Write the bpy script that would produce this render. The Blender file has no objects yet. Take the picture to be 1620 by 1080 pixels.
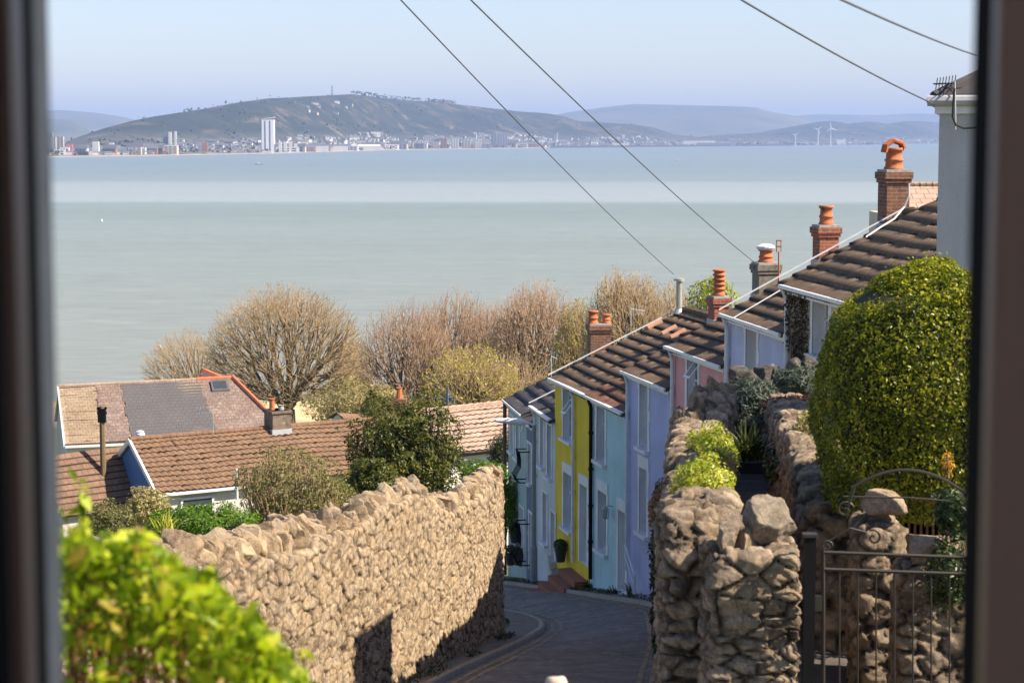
import bpy, math, random
import numpy as np
from mathutils import Vector, Matrix
random.seed(7); RNG = np.random.default_rng(7)
SC = bpy.context.scene; COL = SC.collection
# ------------------------------------------------------------------ camera, sky, sun, exposure
F = 3150.0; HOR = 218.0                      # focal length and horizon row, in pixels of the 1620 px photograph
PITCH = math.atan((540 - HOR) / F)
cam = bpy.data.cameras.new('camera'); cam.sensor_width = 36; cam.lens = 36 * F / 1620
cam.clip_start = 0.05; cam.clip_end = 60000
cam.dof.use_dof = True; cam.dof.focus_distance = 46; cam.dof.aperture_fstop = 6.3
camo = bpy.data.objects.new('camera', cam); COL.objects.link(camo)
camo.location = (0, 0, 0); camo.rotation_euler = (math.pi / 2 - PITCH, 0, 0); SC.camera = camo
SUN_AZ = (0.962, -0.272); SUN_EL = math.radians(44)
w = bpy.data.worlds.new('World'); SC.world = w; w.use_nodes = True
nt = w.node_tree; bg = nt.nodes['Background']
sky = nt.nodes.new('ShaderNodeTexSky'); sky.sky_type = 'NISHITA'; sky.sun_disc = False
sky.sun_elevation = SUN_EL; sky.sun_rotation = math.atan2(SUN_AZ[0], SUN_AZ[1])
sky.air_density = 1.0; sky.dust_density = .6; sky.ozone_density = 2.5; sky.altitude = 40
tint = nt.nodes.new('ShaderNodeMix'); tint.data_type = 'RGBA'; tint.blend_type = 'MULTIPLY'; tint.inputs[0].default_value = 1; tint.inputs[7].default_value = (.98, .915, .98, 1)
nt.links.new(sky.outputs[0], tint.inputs[6]); nt.links.new(tint.outputs[2], bg.inputs[0]); bg.inputs[1].default_value = 0.088
sd = bpy.data.lights.new('sun', 'SUN'); sd.energy = 5.0; sd.angle = math.radians(0.5); sd.color = (1, 0.88, 0.71)
so = bpy.data.objects.new('sun', sd); COL.objects.link(so)
sdir = Vector((SUN_AZ[0] * math.cos(SUN_EL), SUN_AZ[1] * math.cos(SUN_EL), math.sin(SUN_EL)))
so.rotation_euler = sdir.to_track_quat('Z', 'Y').to_euler(); so.location = sdir * 30
SC.view_settings.view_transform = 'Standard'; SC.view_settings.look = 'None'
SC.view_settings.exposure = 1.1; SC.view_settings.gamma = 1
SC.cycles.max_bounces = 6; SC.cycles.transparent_max_bounces = 8; SC.cycles.volume_bounces = 0

# ------------------------------------------------------------------ helpers
def P(px, py, Y):
    "point at forward distance Y that the photograph shows at (px, py)"
    cx, cy = (px - 810) / F, (540 - py) / F
    c, s = math.cos(PITCH), math.sin(PITCH)
    dy, dz = c + cy * s, cy * c - s
    k = Y / dy
    return Vector((cx * k, Y, dz * k))
def ZP(py, Y): return P(810, py, Y).z
def XP(px, Y): return P(px, 560, Y).x
def smooth(a, b, x):
    t = np.clip((np.asarray(x, float) - a) / (b - a), 0, 1); return t * t * (3 - 2 * t)

def props(o, label=None, cat=None, group=None, kind=None):
    if label: o['label'] = label
    if cat: o['category'] = cat
    if group: o['group'] = group
    if kind: o['kind'] = kind
    return o
def empty(name, label, cat, loc=(0, 0, 0), rz=0, group=None):
    o = bpy.data.objects.new(name, None); COL.objects.link(o)
    o.location = loc; o.rotation_euler = (0, 0, rz); o.empty_display_size = .2
    return props(o, label, cat, group)
def mesh(name, V, Fc, m, parent=None, rnd=None, smooth_=False, uv=True, gap=None):
    V = np.asarray(V, dtype=np.float64).reshape(-1, 3)
    me = bpy.data.meshes.new(name)
    if isinstance(Fc, np.ndarray):
        n, k = Fc.shape
        me.vertices.add(len(V)); me.vertices.foreach_set('co', V.astype(np.float32).ravel())
        me.loops.add(n * k); me.loops.foreach_set('vertex_index', Fc.astype(np.int32).ravel())
        me.polygons.add(n)
        me.polygons.foreach_set('loop_start', np.arange(0, n * k, k, dtype=np.int32))
        me.polygons.foreach_set('loop_total', np.full(n, k, dtype=np.int32))
        me.update(calc_edges=True)
    else:
        me.from_pydata([tuple(v) for v in V], [], [tuple(f) for f in Fc]); me.update()
    if uv:
        npoly = len(me.polygons); nl = len(me.loops)
        nor = np.empty(npoly * 3, np.float32); me.polygons.foreach_get('normal', nor); nor = np.abs(nor.reshape(-1, 3))
        tot = np.empty(npoly, np.int32); me.polygons.foreach_get('loop_total', tot)
        vi = np.empty(nl, np.int32); me.loops.foreach_get('vertex_index', vi)
        ax = np.repeat(np.argmax(nor * np.array([1, 1, .9]), axis=1), tot); co = V[vi]
        u = np.where(ax == 0, co[:, 1], co[:, 0]); v = np.where(ax == 2, co[:, 1], co[:, 2])
        ul = me.uv_layers.new(name='UVMap'); ul.data.foreach_set('uv', np.stack([u, v], 1).astype(np.float32).ravel())
    for nm, arr in (('rnd', rnd), ('gap', gap)):
        if arr is not None:
            a = me.attributes.new(nm, 'FLOAT', 'POINT'); a.data.foreach_set('value', np.asarray(arr, np.float32))
    if smooth_: me.polygons.foreach_set('use_smooth', np.ones(len(me.polygons), bool))
    if isinstance(m, (list, tuple)):
        for q in m: me.materials.append(q)
    elif m is not None: me.materials.append(m)
    o = bpy.data.objects.new(name, me); COL.objects.link(o)
    if parent is not None: o.parent = parent
    return o
class MB:
    "collects shapes that become one mesh"
    def __init__(s): s.v = []; s.f = []; s.r = []; s.cur = 0.5
    def add(s, V, Fc):
        n = len(s.v); s.v += [tuple(p) for p in V]; s.f += [tuple(i + n for i in f) for f in Fc]; s.r += [s.cur] * len(V); return s
    def box(s, a, b, M=None):
        x0, y0, z0 = a; x1, y1, z1 = b
        V = [Vector(p) for p in ((x0, y0, z0), (x1, y0, z0), (x1, y1, z0), (x0, y1, z0), (x0, y0, z1), (x1, y0, z1), (x1, y1, z1), (x0, y1, z1))]
        if M is not None: V = [M @ p for p in V]
        return s.add(V, [(0, 3, 2, 1), (4, 5, 6, 7), (0, 1, 5, 4), (1, 2, 6, 5), (2, 3, 7, 6), (3, 0, 4, 7)])
    def tube(s, pts, r, n=6, caps=True):
        pts = [Vector(p) for p in pts]; rs = r if isinstance(r, (list, tuple)) else [r] * len(pts)
        V = []; ref = None
        for i, p in enumerate(pts):
            d = (pts[min(i + 1, len(pts) - 1)] - pts[max(i - 1, 0)]).normalized()
            if ref is None: ref = d.orthogonal().normalized()
            a = (ref - d * ref.dot(d)); a = a.normalized() if a.length > 1e-6 else d.orthogonal().normalized()
            ref = a; b = d.cross(a)
            for k in range(n):
                t = 2 * math.pi * k / n; V.append(p + (a * math.cos(t) + b * math.sin(t)) * rs[i])
        Fc = []
        for i in range(len(pts) - 1):
            for k in range(n):
                k2 = (k + 1) % n; Fc.append((i * n + k, i * n + k2, (i + 1) * n + k2, (i + 1) * n + k))
        if caps: Fc += [tuple(range(n))[::-1], tuple((len(pts) - 1) * n + k for k in range(n))]
        return s.add(V, Fc)
    def lathe(s, c, prof, n=14):
        c = Vector(c); V = []; Fc = []
        for (r, z) in prof:
            for k in range(n):
                t = 2 * math.pi * k / n; V.append((c.x + r * math.cos(t), c.y + r * math.sin(t), c.z + z))
        for i in range(len(prof) - 1):
            for k in range(n):
                k2 = (k + 1) % n; Fc.append((i * n + k, i * n + k2, (i + 1) * n + k2, (i + 1) * n + k))
        Fc += [tuple(range(n))[::-1], tuple((len(prof) - 1) * n + k for k in range(n))]
        return s.add(V, Fc)
    def obj(s, name, m, parent=None, smooth_=False):
        return mesh(name, np.array([tuple(p) for p in s.v]), s.f, m, parent, rnd=s.r, smooth_=smooth_)
def tag1(o, label, cat, group=None): return props(o, label, cat, group)

def grid_faces(nu, nv):
    i = np.arange(nu - 1)[:, None] * nv + np.arange(nv - 1)[None, :]
    return np.stack([i, i + nv, i + nv + 1, i + 1], -1).reshape(-1, 4)
def hash3(c, k):
    c = c.astype(np.int64)
    h = (c[..., 0] * 73856093) ^ (c[..., 1] * 19349663) ^ (c[..., 2] * 83492791) ^ (k * 2654435761)
    h = (h ^ (h >> 13)) * 1274126177; h = h ^ (h >> 16)
    return (h & 0xFFFFFF) / float(0xFFFFFF)
def vnoise(p):
    "smooth value noise 0..1 for an (n,3) array"
    i = np.floor(p); f = p - i; f = f * f * (3 - 2 * f); r = 0
    for dx in (0, 1):
        for dy in (0, 1):
            for dz in (0, 1):
                w_ = (f[:, 0] if dx else 1 - f[:, 0]) * (f[:, 1] if dy else 1 - f[:, 1]) * (f[:, 2] if dz else 1 - f[:, 2])
                r = r + w_ * hash3(i + np.array([dx, dy, dz]), 11)
    return r
def fbm(p, o=4):
    a = .5; r = 0
    for k in range(o): r = r + a * vnoise(p * 2 ** k + k * 7.3); a *= .5
    return r
def worley(p):
    "returns F1, F2, cell random values and the vector to the nearest cell point"
    b = np.floor(p); n = len(p)
    f1 = np.full(n, 9.); f2 = np.full(n, 9.); best = np.zeros((n, 3)); cell = np.zeros((n, 3))
    for dx in (-1, 0, 1):
        for dy in (-1, 0, 1):
            for dz in (-1, 0, 1):
                c = b + np.array([dx, dy, dz])
                q = c + np.stack([hash3(c, 1), hash3(c, 2), hash3(c, 3)], -1) * .9 + .05
                d = np.linalg.norm(q - p, axis=1)
                m = d < f1
                f2 = np.where(m, f1, np.minimum(f2, d)); f1 = np.where(m, d, f1)
                best[m] = (p - q)[m]; cell[m] = c[m]
    return f1, f2, cell, best

# ------------------------------------------------------------------ materials
def lin(r, g, b): return tuple((c / 255 / 12.92 if c <= 10 else ((c / 255 + .055) / 1.055) ** 2.4) for c in (r, g, b))
def c4(c): return (c[0], c[1], c[2], 1)
class NT:
    def __init__(s, name):
        s.m = bpy.data.materials.new(name); s.m.use_nodes = True; s.t = s.m.node_tree; s.b = s.t.nodes['Principled BSDF']
        s.b.inputs['Specular IOR Level'].default_value = .3
    def n(s, t, **k):
        o = s.t.nodes.new('ShaderNode' + t)
        for a, v in k.items(): setattr(o, a, v)
        return o
    def l(s, a, b): s.t.links.new(a, b)
    def coord(s, which='Object', scale=(1, 1, 1), rot=(0, 0, 0)):
        c = s.n('TexCoord'); m = s.n('Mapping'); m.inputs['Scale'].default_value = scale; m.inputs['Rotation'].default_value = rot
        s.l(c.outputs[which], m.inputs[0]); return m.outputs[0]
    def noise(s, vec, scale, detail=6, rough=.6, dist=0):
        o = s.n('TexNoise'); o.inputs['Scale'].default_value = scale; o.inputs['Detail'].default_value = detail
        o.inputs['Roughness'].default_value = rough; o.inputs['Distortion'].default_value = dist; s.l(vec, o.inputs['Vector']); return o.outputs['Fac']
    def ramp(s, fac, stops):
        r = s.n('ValToRGB'); e = r.color_ramp.elements
        while len(e) < len(stops): e.new(.5)
        for el, (p, c) in zip(e, stops): el.position = p; el.color = c4(c)
        s.l(fac, r.inputs[0]); return r.outputs[0]
    def attr(s, nm):
        a = s.n('Attribute'); a.attribute_name = nm; return a.outputs['Fac']
    def mix(s, fac, a, b, mode='MIX'):
        o = s.n('Mix', data_type='RGBA', blend_type=mode)
        for v, i in ((fac, 0), (a, 6), (b, 7)):
            if hasattr(v, 'links'): s.l(v, o.inputs[i])
            elif i == 0: o.inputs[0].default_value = v
            else: o.inputs[i].default_value = c4(v)
        return o.outputs[2]
    def math(s, op, a, b=None):
        o = s.n('Math', operation=op)
        for v, i in ((a, 0), (b, 1)):
            if v is None: continue
            if hasattr(v, 'links'): s.l(v, o.inputs[i])
            else: o.inputs[i].default_value = v
        return o.outputs[0]
    def bump(s, h, strength, dist=.02):
        b = s.n('Bump'); b.inputs['Strength'].default_value = strength; b.inputs['Distance'].default_value = dist
        s.l(h, b.inputs['Height']); s.l(b.outputs[0], s.b.inputs['Normal'])
    def out(s, col, rough=.8):
        if hasattr(col, 'links'): s.l(col, s.b.inputs['Base Color'])
        else: s.b.inputs['Base Color'].default_value = c4(col)
        if hasattr(rough, 'links'): s.l(rough, s.b.inputs['Roughness'])
        else: s.b.inputs['Roughness'].default_value = rough
        return s.m
def mul(c, k): return tuple(min(1, x * k) for x in c)
def M_render(name, c, dirt=.4, bump=.6, scale=20):
    s = NT(name); v = s.coord()
    base = s.ramp(s.noise(v, 1.3, 7), [(.3, mul(c, .86)), (.7, mul(c, 1.08))])
    st = s.noise(s.coord(scale=(2.6, 2.6, .6)), 1.2, 8, .7)
    col = s.mix(s.math('MULTIPLY', s.ramp(st, [(.47, (0, 0, 0)), (.72, (1, 1, 1))]), dirt * .75), base, mul(c, .45))
    spk = s.noise(v, scale, 3, .7)
    col = s.mix(s.math('MULTIPLY', s.ramp(spk, [(.3, (1, 1, 1)), (.5, (0, 0, 0))]), .35), col, mul(c, .6))
    s.bump(spk, bump, .03); return s.out(col, .9)
def M_noise(name, c1, c2, scale=5, rough=.85, bump=.3, bscale=40, c3=None, patch=.58, pscale=3, dist=.02, stretch=(1, 1, 1)):
    s = NT(name); v = s.coord(scale=stretch)
    col = s.ramp(s.noise(v, scale, 8), [(.3, c1), (.7, c2)])
    if c3 is not None: col = s.mix(s.ramp(s.noise(v, pscale, 8, .7), [(patch, (0, 0, 0)), (patch + .06, (1, 1, 1))]), col, c3)
    if bump: s.bump(s.noise(v, bscale, 5, .7), bump, dist)
    return s.out(col, rough)
def M_plain(name, c, rough=.5, metal=0, var=.15):
    s = NT(name); v = s.coord()
    s.b.inputs['Metallic'].default_value = metal
    return s.out(s.ramp(s.noise(v, 4, 5), [(.3, mul(c, 1 - var)), (.7, mul(c, 1 + var * .6))]), rough)
def M_tile(name, stops, lichen, amt=.5, tw=.3, th=.36, bump=.5, tone=.14):
    "roof tiles: one tone per tile from the brick texture in roof metres, lichen on top"
    s = NT(name); v = s.coord('UV')
    br = s.n('TexBrick'); br.inputs['Scale'].default_value = 1; br.inputs['Brick Width'].default_value = tw; br.inputs['Row Height'].default_value = th
    br.inputs['Mortar Size'].default_value = .008; br.inputs['Color1'].default_value = (0, 0, 0, 1); br.inputs['Color2'].default_value = (1, 1, 1, 1)
    br.inputs['Mortar'].default_value = (0.1, 0.1, 0.1, 1); s.l(v, br.inputs['Vector'])
    o = s.coord()
    fac = s.mix(tone, s.noise(o, 1.1, 8, .65), br.outputs['Color'])
    col = s.ramp(fac, stops)
    col = s.mix(s.math('MULTIPLY', s.ramp(s.noise(o, 7, 8, .75), [(.52, (0, 0, 0)), (.62, (1, 1, 1))]), amt), col, lichen)
    col = s.mix(br.outputs['Fac'], col, mul(stops[0][1], .4))
    s.bump(s.noise(o, 60, 4, .7), bump, .01); return s.out(col, .9)
def M_brick(name, c1, c2, mortar, bw=.215, bh=.075, ms=.009, bump=.5):
    s = NT(name); v = s.coord('UV')
    br = s.n('TexBrick'); br.inputs['Scale'].default_value = 1; br.inputs['Brick Width'].default_value = bw; br.inputs['Row Height'].default_value = bh
    br.inputs['Mortar Size'].default_value = ms; br.inputs['Color1'].default_value = c4(c1); br.inputs['Color2'].default_value = c4(c2)
    br.inputs['Mortar'].default_value = c4(mortar); s.l(v, br.inputs['Vector'])
    n = s.noise(s.coord(), 9, 8, .7)
    col = s.mix(s.ramp(n, [(.45, (0, 0, 0)), (.75, (.8, .8, .8))]), br.outputs['Color'], mul(c1, .3))
    s.bump(s.math('ADD', s.math('MULTIPLY', br.outputs['Fac'], -1), n), bump, .01); return s.out(col, .9)
def M_stone(name, cols, mortar, moss=None, lich=(.55, .5, .42), lamt=.35, bump=.9):
    s = NT(name); o = s.coord()
    col = s.ramp(s.attr('rnd'), [(i / (len(cols) - 1), c) for i, c in enumerate(cols)])
    n = s.noise(o, 13, 9, .8, .6); col = s.mix(.42, col, s.ramp(n, [(.34, mul(cols[0], .3)), (.5, cols[1]), (.64, mul(cols[-1], 1.4))]))
    col = s.mix(s.math('MULTIPLY', s.ramp(s.noise(o, 5, 8, .75, 1), [(.54, (0, 0, 0)), (.62, (1, 1, 1))]), lamt), col, lich)
    col = s.mix(s.math('MULTIPLY', s.ramp(s.noise(o, 3.1, 9, .8, 1.5), [(.50, (0, 0, 0)), (.60, (1, 1, 1))]), .6), col, mul(cols[0], .35))
    col = s.mix(s.math('MULTIPLY', s.ramp(s.noise(o, 31, 3, .6), [(.66, (0, 0, 0)), (.72, (1, 1, 1))]), .7), col, mul(lich, 1.15))
    if moss is not None: col = s.mix(s.ramp(s.noise(o, 2.3, 8, .7), [(.60, (0, 0, 0)), (.68, (.8, .8, .8))]), col, moss)
    col = s.mix(s.attr('gap'), col, mortar)
    s.bump(s.noise(o, 26, 10, .82), bump, .06); return s.out(col, .92)
def M_leaf(name, stops, trans=.35, rough=.5):
    s = NT(name)
    col = s.ramp(s.attr('rnd'), stops)
    m = s.out(col, rough)
    t = s.n('BsdfTranslucent'); s.l(s.mix(1, col, (1, 1, .55), 'MULTIPLY'), t.inputs[0])
    mx = s.n('MixShader'); mx.inputs[0].default_value = trans
    s.l(s.b.outputs[0], mx.inputs[1]); s.l(t.outputs[0], mx.inputs[2]); s.l(mx.outputs[0], s.t.nodes['Material Output'].inputs[0]); return m

WHITE = M_render('white_paint', (.78, .77, .76), .25, .3, 30)
WHITEG = M_plain('white_gloss', (.68, .69, .7), .35)
GLASS = M_plain('window_glass', (.05, .06, .07), .08)
BLACK = M_plain('black_paint', (.009, .009, .010), .7); BLACK.node_tree.nodes['Principled BSDF'].inputs['Specular IOR Level'].default_value = .1
IRON = M_plain('wrought_iron', (.035, .032, .03), .45, 0)
IRONL = M_plain('worn_pale_iron', (.035, .028, .022), .5, 0)
LEAD = M_plain('lead_flashing', (.38, .4, .42), .6)
CEMENT = M_noise('cement', (.25, .24, .22), (.42, .4, .37), 12)
TERRA = M_noise('terracotta', (.38, .11, .045), (.52, .18, .08), 6, .8, .3, 30, c3=(.16, .09, .06), patch=.6)
BRICK = M_brick('red_brick', (.38, .105, .045), (.27, .075, .04), (.3, .25, .2))
BRICKD = M_brick('weathered_brown_brick', (.26, .10, .055), (.16, .07, .045), (.24, .2, .16))
ROOFB = M_tile('brown_concrete_tile', [(.2, (.07, .05, .036)), (.5, (.125, .082, .055)), (.8, (.17, .105, .062))], (.24, .165, .08), .5)
ROOFR = M_tile('reddish_concrete_tile', [(.2, (.085, .045, .032)), (.5, (.155, .07, .045)), (.8, (.21, .105, .065))], (.25, .18, .10), .5)
ROOFS = M_tile('dark_slate', [(.2, (.035, .034, .038)), (.5, (.06, .056, .06)), (.8, (.10, .085, .08))], (.15, .12, .1), .25)
ROOFM = M_tile('orange_brown_pantile', [(.2, (.12, .072, .045)), (.5, (.185, .108, .065)), (.8, (.24, .145, .09))], (.27, .19, .10), .45, .3, .33)
ROOFN = M_tile('brown_pantile', [(.2, (.12, .075, .055)), (.5, (.18, .105, .07)), (.8, (.24, .145, .1))], (.28, .2, .11), .5, .3, .33)
ROOFP = M_tile('purple_welsh_slate', [(.15, (.11, .078, .066)), (.5, (.185, .13, .108)), (.85, (.33, .26, .21))], (.42, .34, .27), .55, .3, .25, .3)
ROOFO = M_tile('lichen_covered_slate', [(.15, (.16, .115, .08)), (.5, (.26, .19, .13)), (.85, (.38, .29, .21))], (.46, .33, .18), .6, .3, .25, .3)
ROOFG = M_tile('plain_grey_slate', [(.2, (.09, .083, .085)), (.5, (.105, .096, .098)), (.8, (.125, .115, .115))], (.16, .14, .14), .15, .3, .25, .2)
ROOFT = M_tile('pale_lichen_tile', [(.15, (.25, .165, .12)), (.5, (.36, .25, .19)), (.85, (.5, .38, .3))], (.5, .38, .26), .5, .3, .3, .4)

# ------------------------------------------------------------------ terrain
_Y = [-20, 0, 13, 30, 54, 80, 110, 200, 300, 325, 400]
_Z = [-2.2, -2.7, -5.0, -8.16, -12.72, -17.6, -22, -34, -41.3, -42.3, -47]
def plane(Y): return np.interp(Y, _Y, _Z)
LE = np.array([(-4.2, 4), (-3.0, 12), (-.86, 29), (.2, 36), (.68, 40), (.72, 43), (.35, 46), (-.5, 48.5), (-2.4, 52.5), (-5, 57)])
RE = np.array([(.2, 4), (.85, 12), (2.25, 29), (2.9, 36), (3.15, 41), (2.95, 44), (2.35, 46.4), (1.45, 50.2), (0.0, 55.7), (-2.0, 61.5)])
def bank(X, Y):
    xl = np.interp(Y, [0, 12, 29, 36, 44, 48, 54, 60], [-4, -3, -.8, .2, .6, -.4, -2.6, -5])
    return .38 * smooth(0, 2.6, X - xl) * smooth(32, 43, Y) * (1 - smooth(70, 90, Y))
def alley(Y): return np.interp(Y, [0, 15.5, 18, 28, 32, 36], [-4.4, -4.3, -3.7, -4.45, -5.2, -6.2])
def terrain(X, Y):
    X = np.asarray(X, float); Y = np.asarray(Y, float)
    z = plane(Y) + bank(X, Y)
    up = smooth(.15, .4, X - (.08 * Y + .02)) * (1 - smooth(29, 34, Y))
    z = z * (1 - up) + np.maximum(alley(Y), z) * up
    z = z + .5 * (fbm(np.stack([X * .06, Y * .06, X * 0], -1).reshape(-1, 3)).reshape(X.shape) - .5) * smooth(60, 100, Y) * (1 - smooth(150, 220, Y))
    return z
def tz(x, y): return float(terrain(np.array([x]), np.array([y]))[0])
xs = np.concatenate([-np.geomspace(260, 9, 40), np.linspace(-8.6, 8.6, 130), np.geomspace(9, 260, 40)])
ys = np.concatenate([np.linspace(-20, 3, 12), np.linspace(3.3, 66, 190), np.geomspace(66.6, 400, 70)])
GX, GY = np.meshgrid(xs, ys, indexing='ij')
GZ = terrain(GX, GY) - .03
s = NT('ground_soil_grass'); o = s.coord()
sep = s.n('SeparateXYZ'); s.l(o, sep.inputs[0])
g = s.ramp(s.noise(o, .9, 9, .7), [(.3, (.05, .075, .02)), (.5, (.09, .12, .035)), (.7, (.14, .12, .07))])
sand = s.ramp(s.noise(o, .25, 6), [(.35, (.50, .36, .15)), (.65, (.62, .50, .30))])
f = s.n('MapRange'); f.inputs['From Min'].default_value = -38.6; f.inputs['From Max'].default_value = -40.2; s.l(sep.outputs[2], f.inputs[0])
s.bump(s.noise(o, 12, 8, .7), .7, .05)
gnd = mesh('ground', np.stack([GX, GY, GZ], -1), grid_faces(len(xs), len(ys)), s.out(s.mix(f.outputs[0], g, sand), .95), smooth_=True)
props(gnd, kind='structure')
# sea
s = NT('sea_water'); o = s.coord()
d1 = s.noise(s.coord(scale=(.00035, .0022, 1)), 1, 5, .55, .6)
col = s.ramp(d1, [(.36, (.125, .15, .135)), (.5, (.165, .20, .185)), (.6, (.22, .265, .26)), (.7, (.17, .21, .2))])
sep = s.n('SeparateXYZ'); s.l(o, sep.inputs[0])
yb = s.n('ValToRGB'); e = yb.color_ramp.elements
mr = s.n('MapRange'); mr.inputs['From Min'].default_value = 300; mr.inputs['From Max'].default_value = 2700
s.l(s.math('ADD', sep.outputs[1], s.math('MULTIPLY', s.noise(s.coord(scale=(.0006, .003, 1)), 1, 4), 220)), mr.inputs[0])
s.l(mr.outputs[0], yb.inputs[0])
ST = [(0, (.31, .31, .245)), (.15, (.265, .295, .24)), (.40, (.19, .25, .212)), (.455, (.20, .26, .228)), (.475, (.36, .41, .41)), (.70, (.33, .385, .385)), (.74, (.20, .265, .27)), (1, (.15, .225, .25))]
while len(e) < len(ST): e.new(.5)
for el, (p, c) in zip(e, ST): el.position = p; el.color = c4(c)
col = s.mix(.28, yb.outputs[0], col)
wv = s.noise(s.coord(scale=(.14, .7, 1)), .5, 10, .78); wv2 = s.noise(s.coord(scale=(.012, .05, 1)), 1, 6, .7)
col = s.mix(s.math('MULTIPLY', s.ramp(wv2, [(.4, (0, 0, 0)), (.68, (1, 1, 1))]), .35), col, (.34, .36, .33))
col = s.mix(s.math('MULTIPLY', s.ramp(wv, [(.40, (0, 0, 0)), (.6, (1, 1, 1))]), .5), col, mul((.20, .215, .20), .62))
s.b.inputs['Specular IOR Level'].default_value = .5
s.bump(s.math('ADD', wv, s.math('MULTIPLY', wv2, .8)), .8, .5)
sx = np.concatenate([-np.geomspace(9000, 200, 14), np.linspace(-150, 150, 7), np.geomspace(200, 9000, 14)]); sy = np.geomspace(240, 27000, 40)
A_, B_ = np.meshgrid(sx, sy, indexing='ij')
sea = mesh('sea', np.stack([A_, B_, A_ * 0 - 42], -1), grid_faces(len(sx), len(sy)), s.out(col, .42)); props(sea, kind='structure')

# ------------------------------------------------------------------ road, lines, kerbs, pavement
def resample(pl, n):
    pl = np.array(pl, float); d = np.r_[0, np.cumsum(np.linalg.norm(np.diff(pl, axis=0), axis=1))]
    t = np.linspace(0, d[-1], n); r = np.stack([np.interp(t, d, pl[:, k]) for k in range(pl.shape[1])], 1)
    for _ in range(6): r[1:-1] = r[1:-1] * .5 + (r[:-2] + r[2:]) * .25
    return r
NR = 160
Lp, Rp = resample(LE, NR), resample(RE, NR)
def ribbon(name, A, B, dz, m, nv=2, kind=None, jit=0, thick=0):
    ts = np.linspace(0, 1, nv); G = A[:, None] * (1 - ts)[None, :, None] + B[:, None] * ts[None, :, None]
    Z = terrain(G[..., 0], G[..., 1]) + dz
    return mesh(name, np.concatenate([G, Z[..., None]], -1), grid_faces(len(A), nv), m)
s = NT('asphalt'); o = s.coord()
col = s.ramp(s.noise(o, 1.2, 9, .7, 1), [(.32, (.09, .08, .072)), (.5, (.15, .133, .12)), (.68, (.22, .198, .18))])
col = s.mix(s.math('MULTIPLY', s.ramp(s.noise(s.coord(scale=(2.5, .6, 1)), 2, 8, .75), [(.5, (0, 0, 0)), (.62, (1, 1, 1))]), .5), col, (.27, .24, .215))
s.bump(s.noise(o, 60, 6, .8), .8, .02); ASPH = s.out(col, .75)
props(ribbon('road', Lp, Rp, .0, ASPH, 12), kind='structure')
KERB = M_noise('kerb_stone', (.2, .17, .13), (.36, .31, .24), 8)
PAVE = M_noise('pavement', (.12, .10, .08), (.23, .195, .155), 3, .9, .5, 30, c3=(.05, .07, .02), patch=.57)
YEL = None
s = NT('worn_yellow_line'); o = s.coord()
YEL = s.out(s.mix(s.ramp(s.noise(o, 5, 8, .8), [(.46, (0, 0, 0)), (.60, (1, 1, 1))]), (.34, .25, .13), (.06, .053, .05)), .8)
def offs(pl, d):
    t = np.gradient(pl, axis=0); t /= np.linalg.norm(t, axis=1)[:, None]; return pl + np.stack([t[:, 1], -t[:, 0]], 1) * d
for nm, base, sg, k0, k1 in (('road_marking', Lp, 1, 20, 128), ('road_marking', Rp, -1, 20, 145)):
    for dd in (.12, .30):
        q = offs(base, sg * dd); q2 = offs(base, sg * (dd + .075))
        props(ribbon(nm, q[k0:k1], q2[k0:k1], .006, YEL), 'worn yellow line painted along the ' + ('inner' if sg > 0 else 'far') + ' kerb', kind='structure')
def kerb(A, sg, h=.11, wd=.13):
    B = offs(A, sg * wd); za = terrain(A[:, 0], A[:, 1]); zb = terrain(B[:, 0], B[:, 1])
    V = np.stack([np.c_[A, za - .1], np.c_[A, za + h], np.c_[B, zb + h], np.c_[B, zb - .1]], 1)
    props(mesh('kerb', V, grid_faces(len(A), 4), KERB), kind='structure')
kerb(Lp, -1, .09); kerb(Rp, 1, .09)
Lw = offs(Lp, -.13); Lo = offs(Lp, -.75); Rw = offs(Rp, .13); Ro = offs(Rp, 1.5)
props(ribbon('pavement', Lw, Lo, .08, PAVE, 5), kind='structure')
props(ribbon('pavement', Rw[80:], Ro[80:], .08, PAVE, 6), kind='structure')

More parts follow.
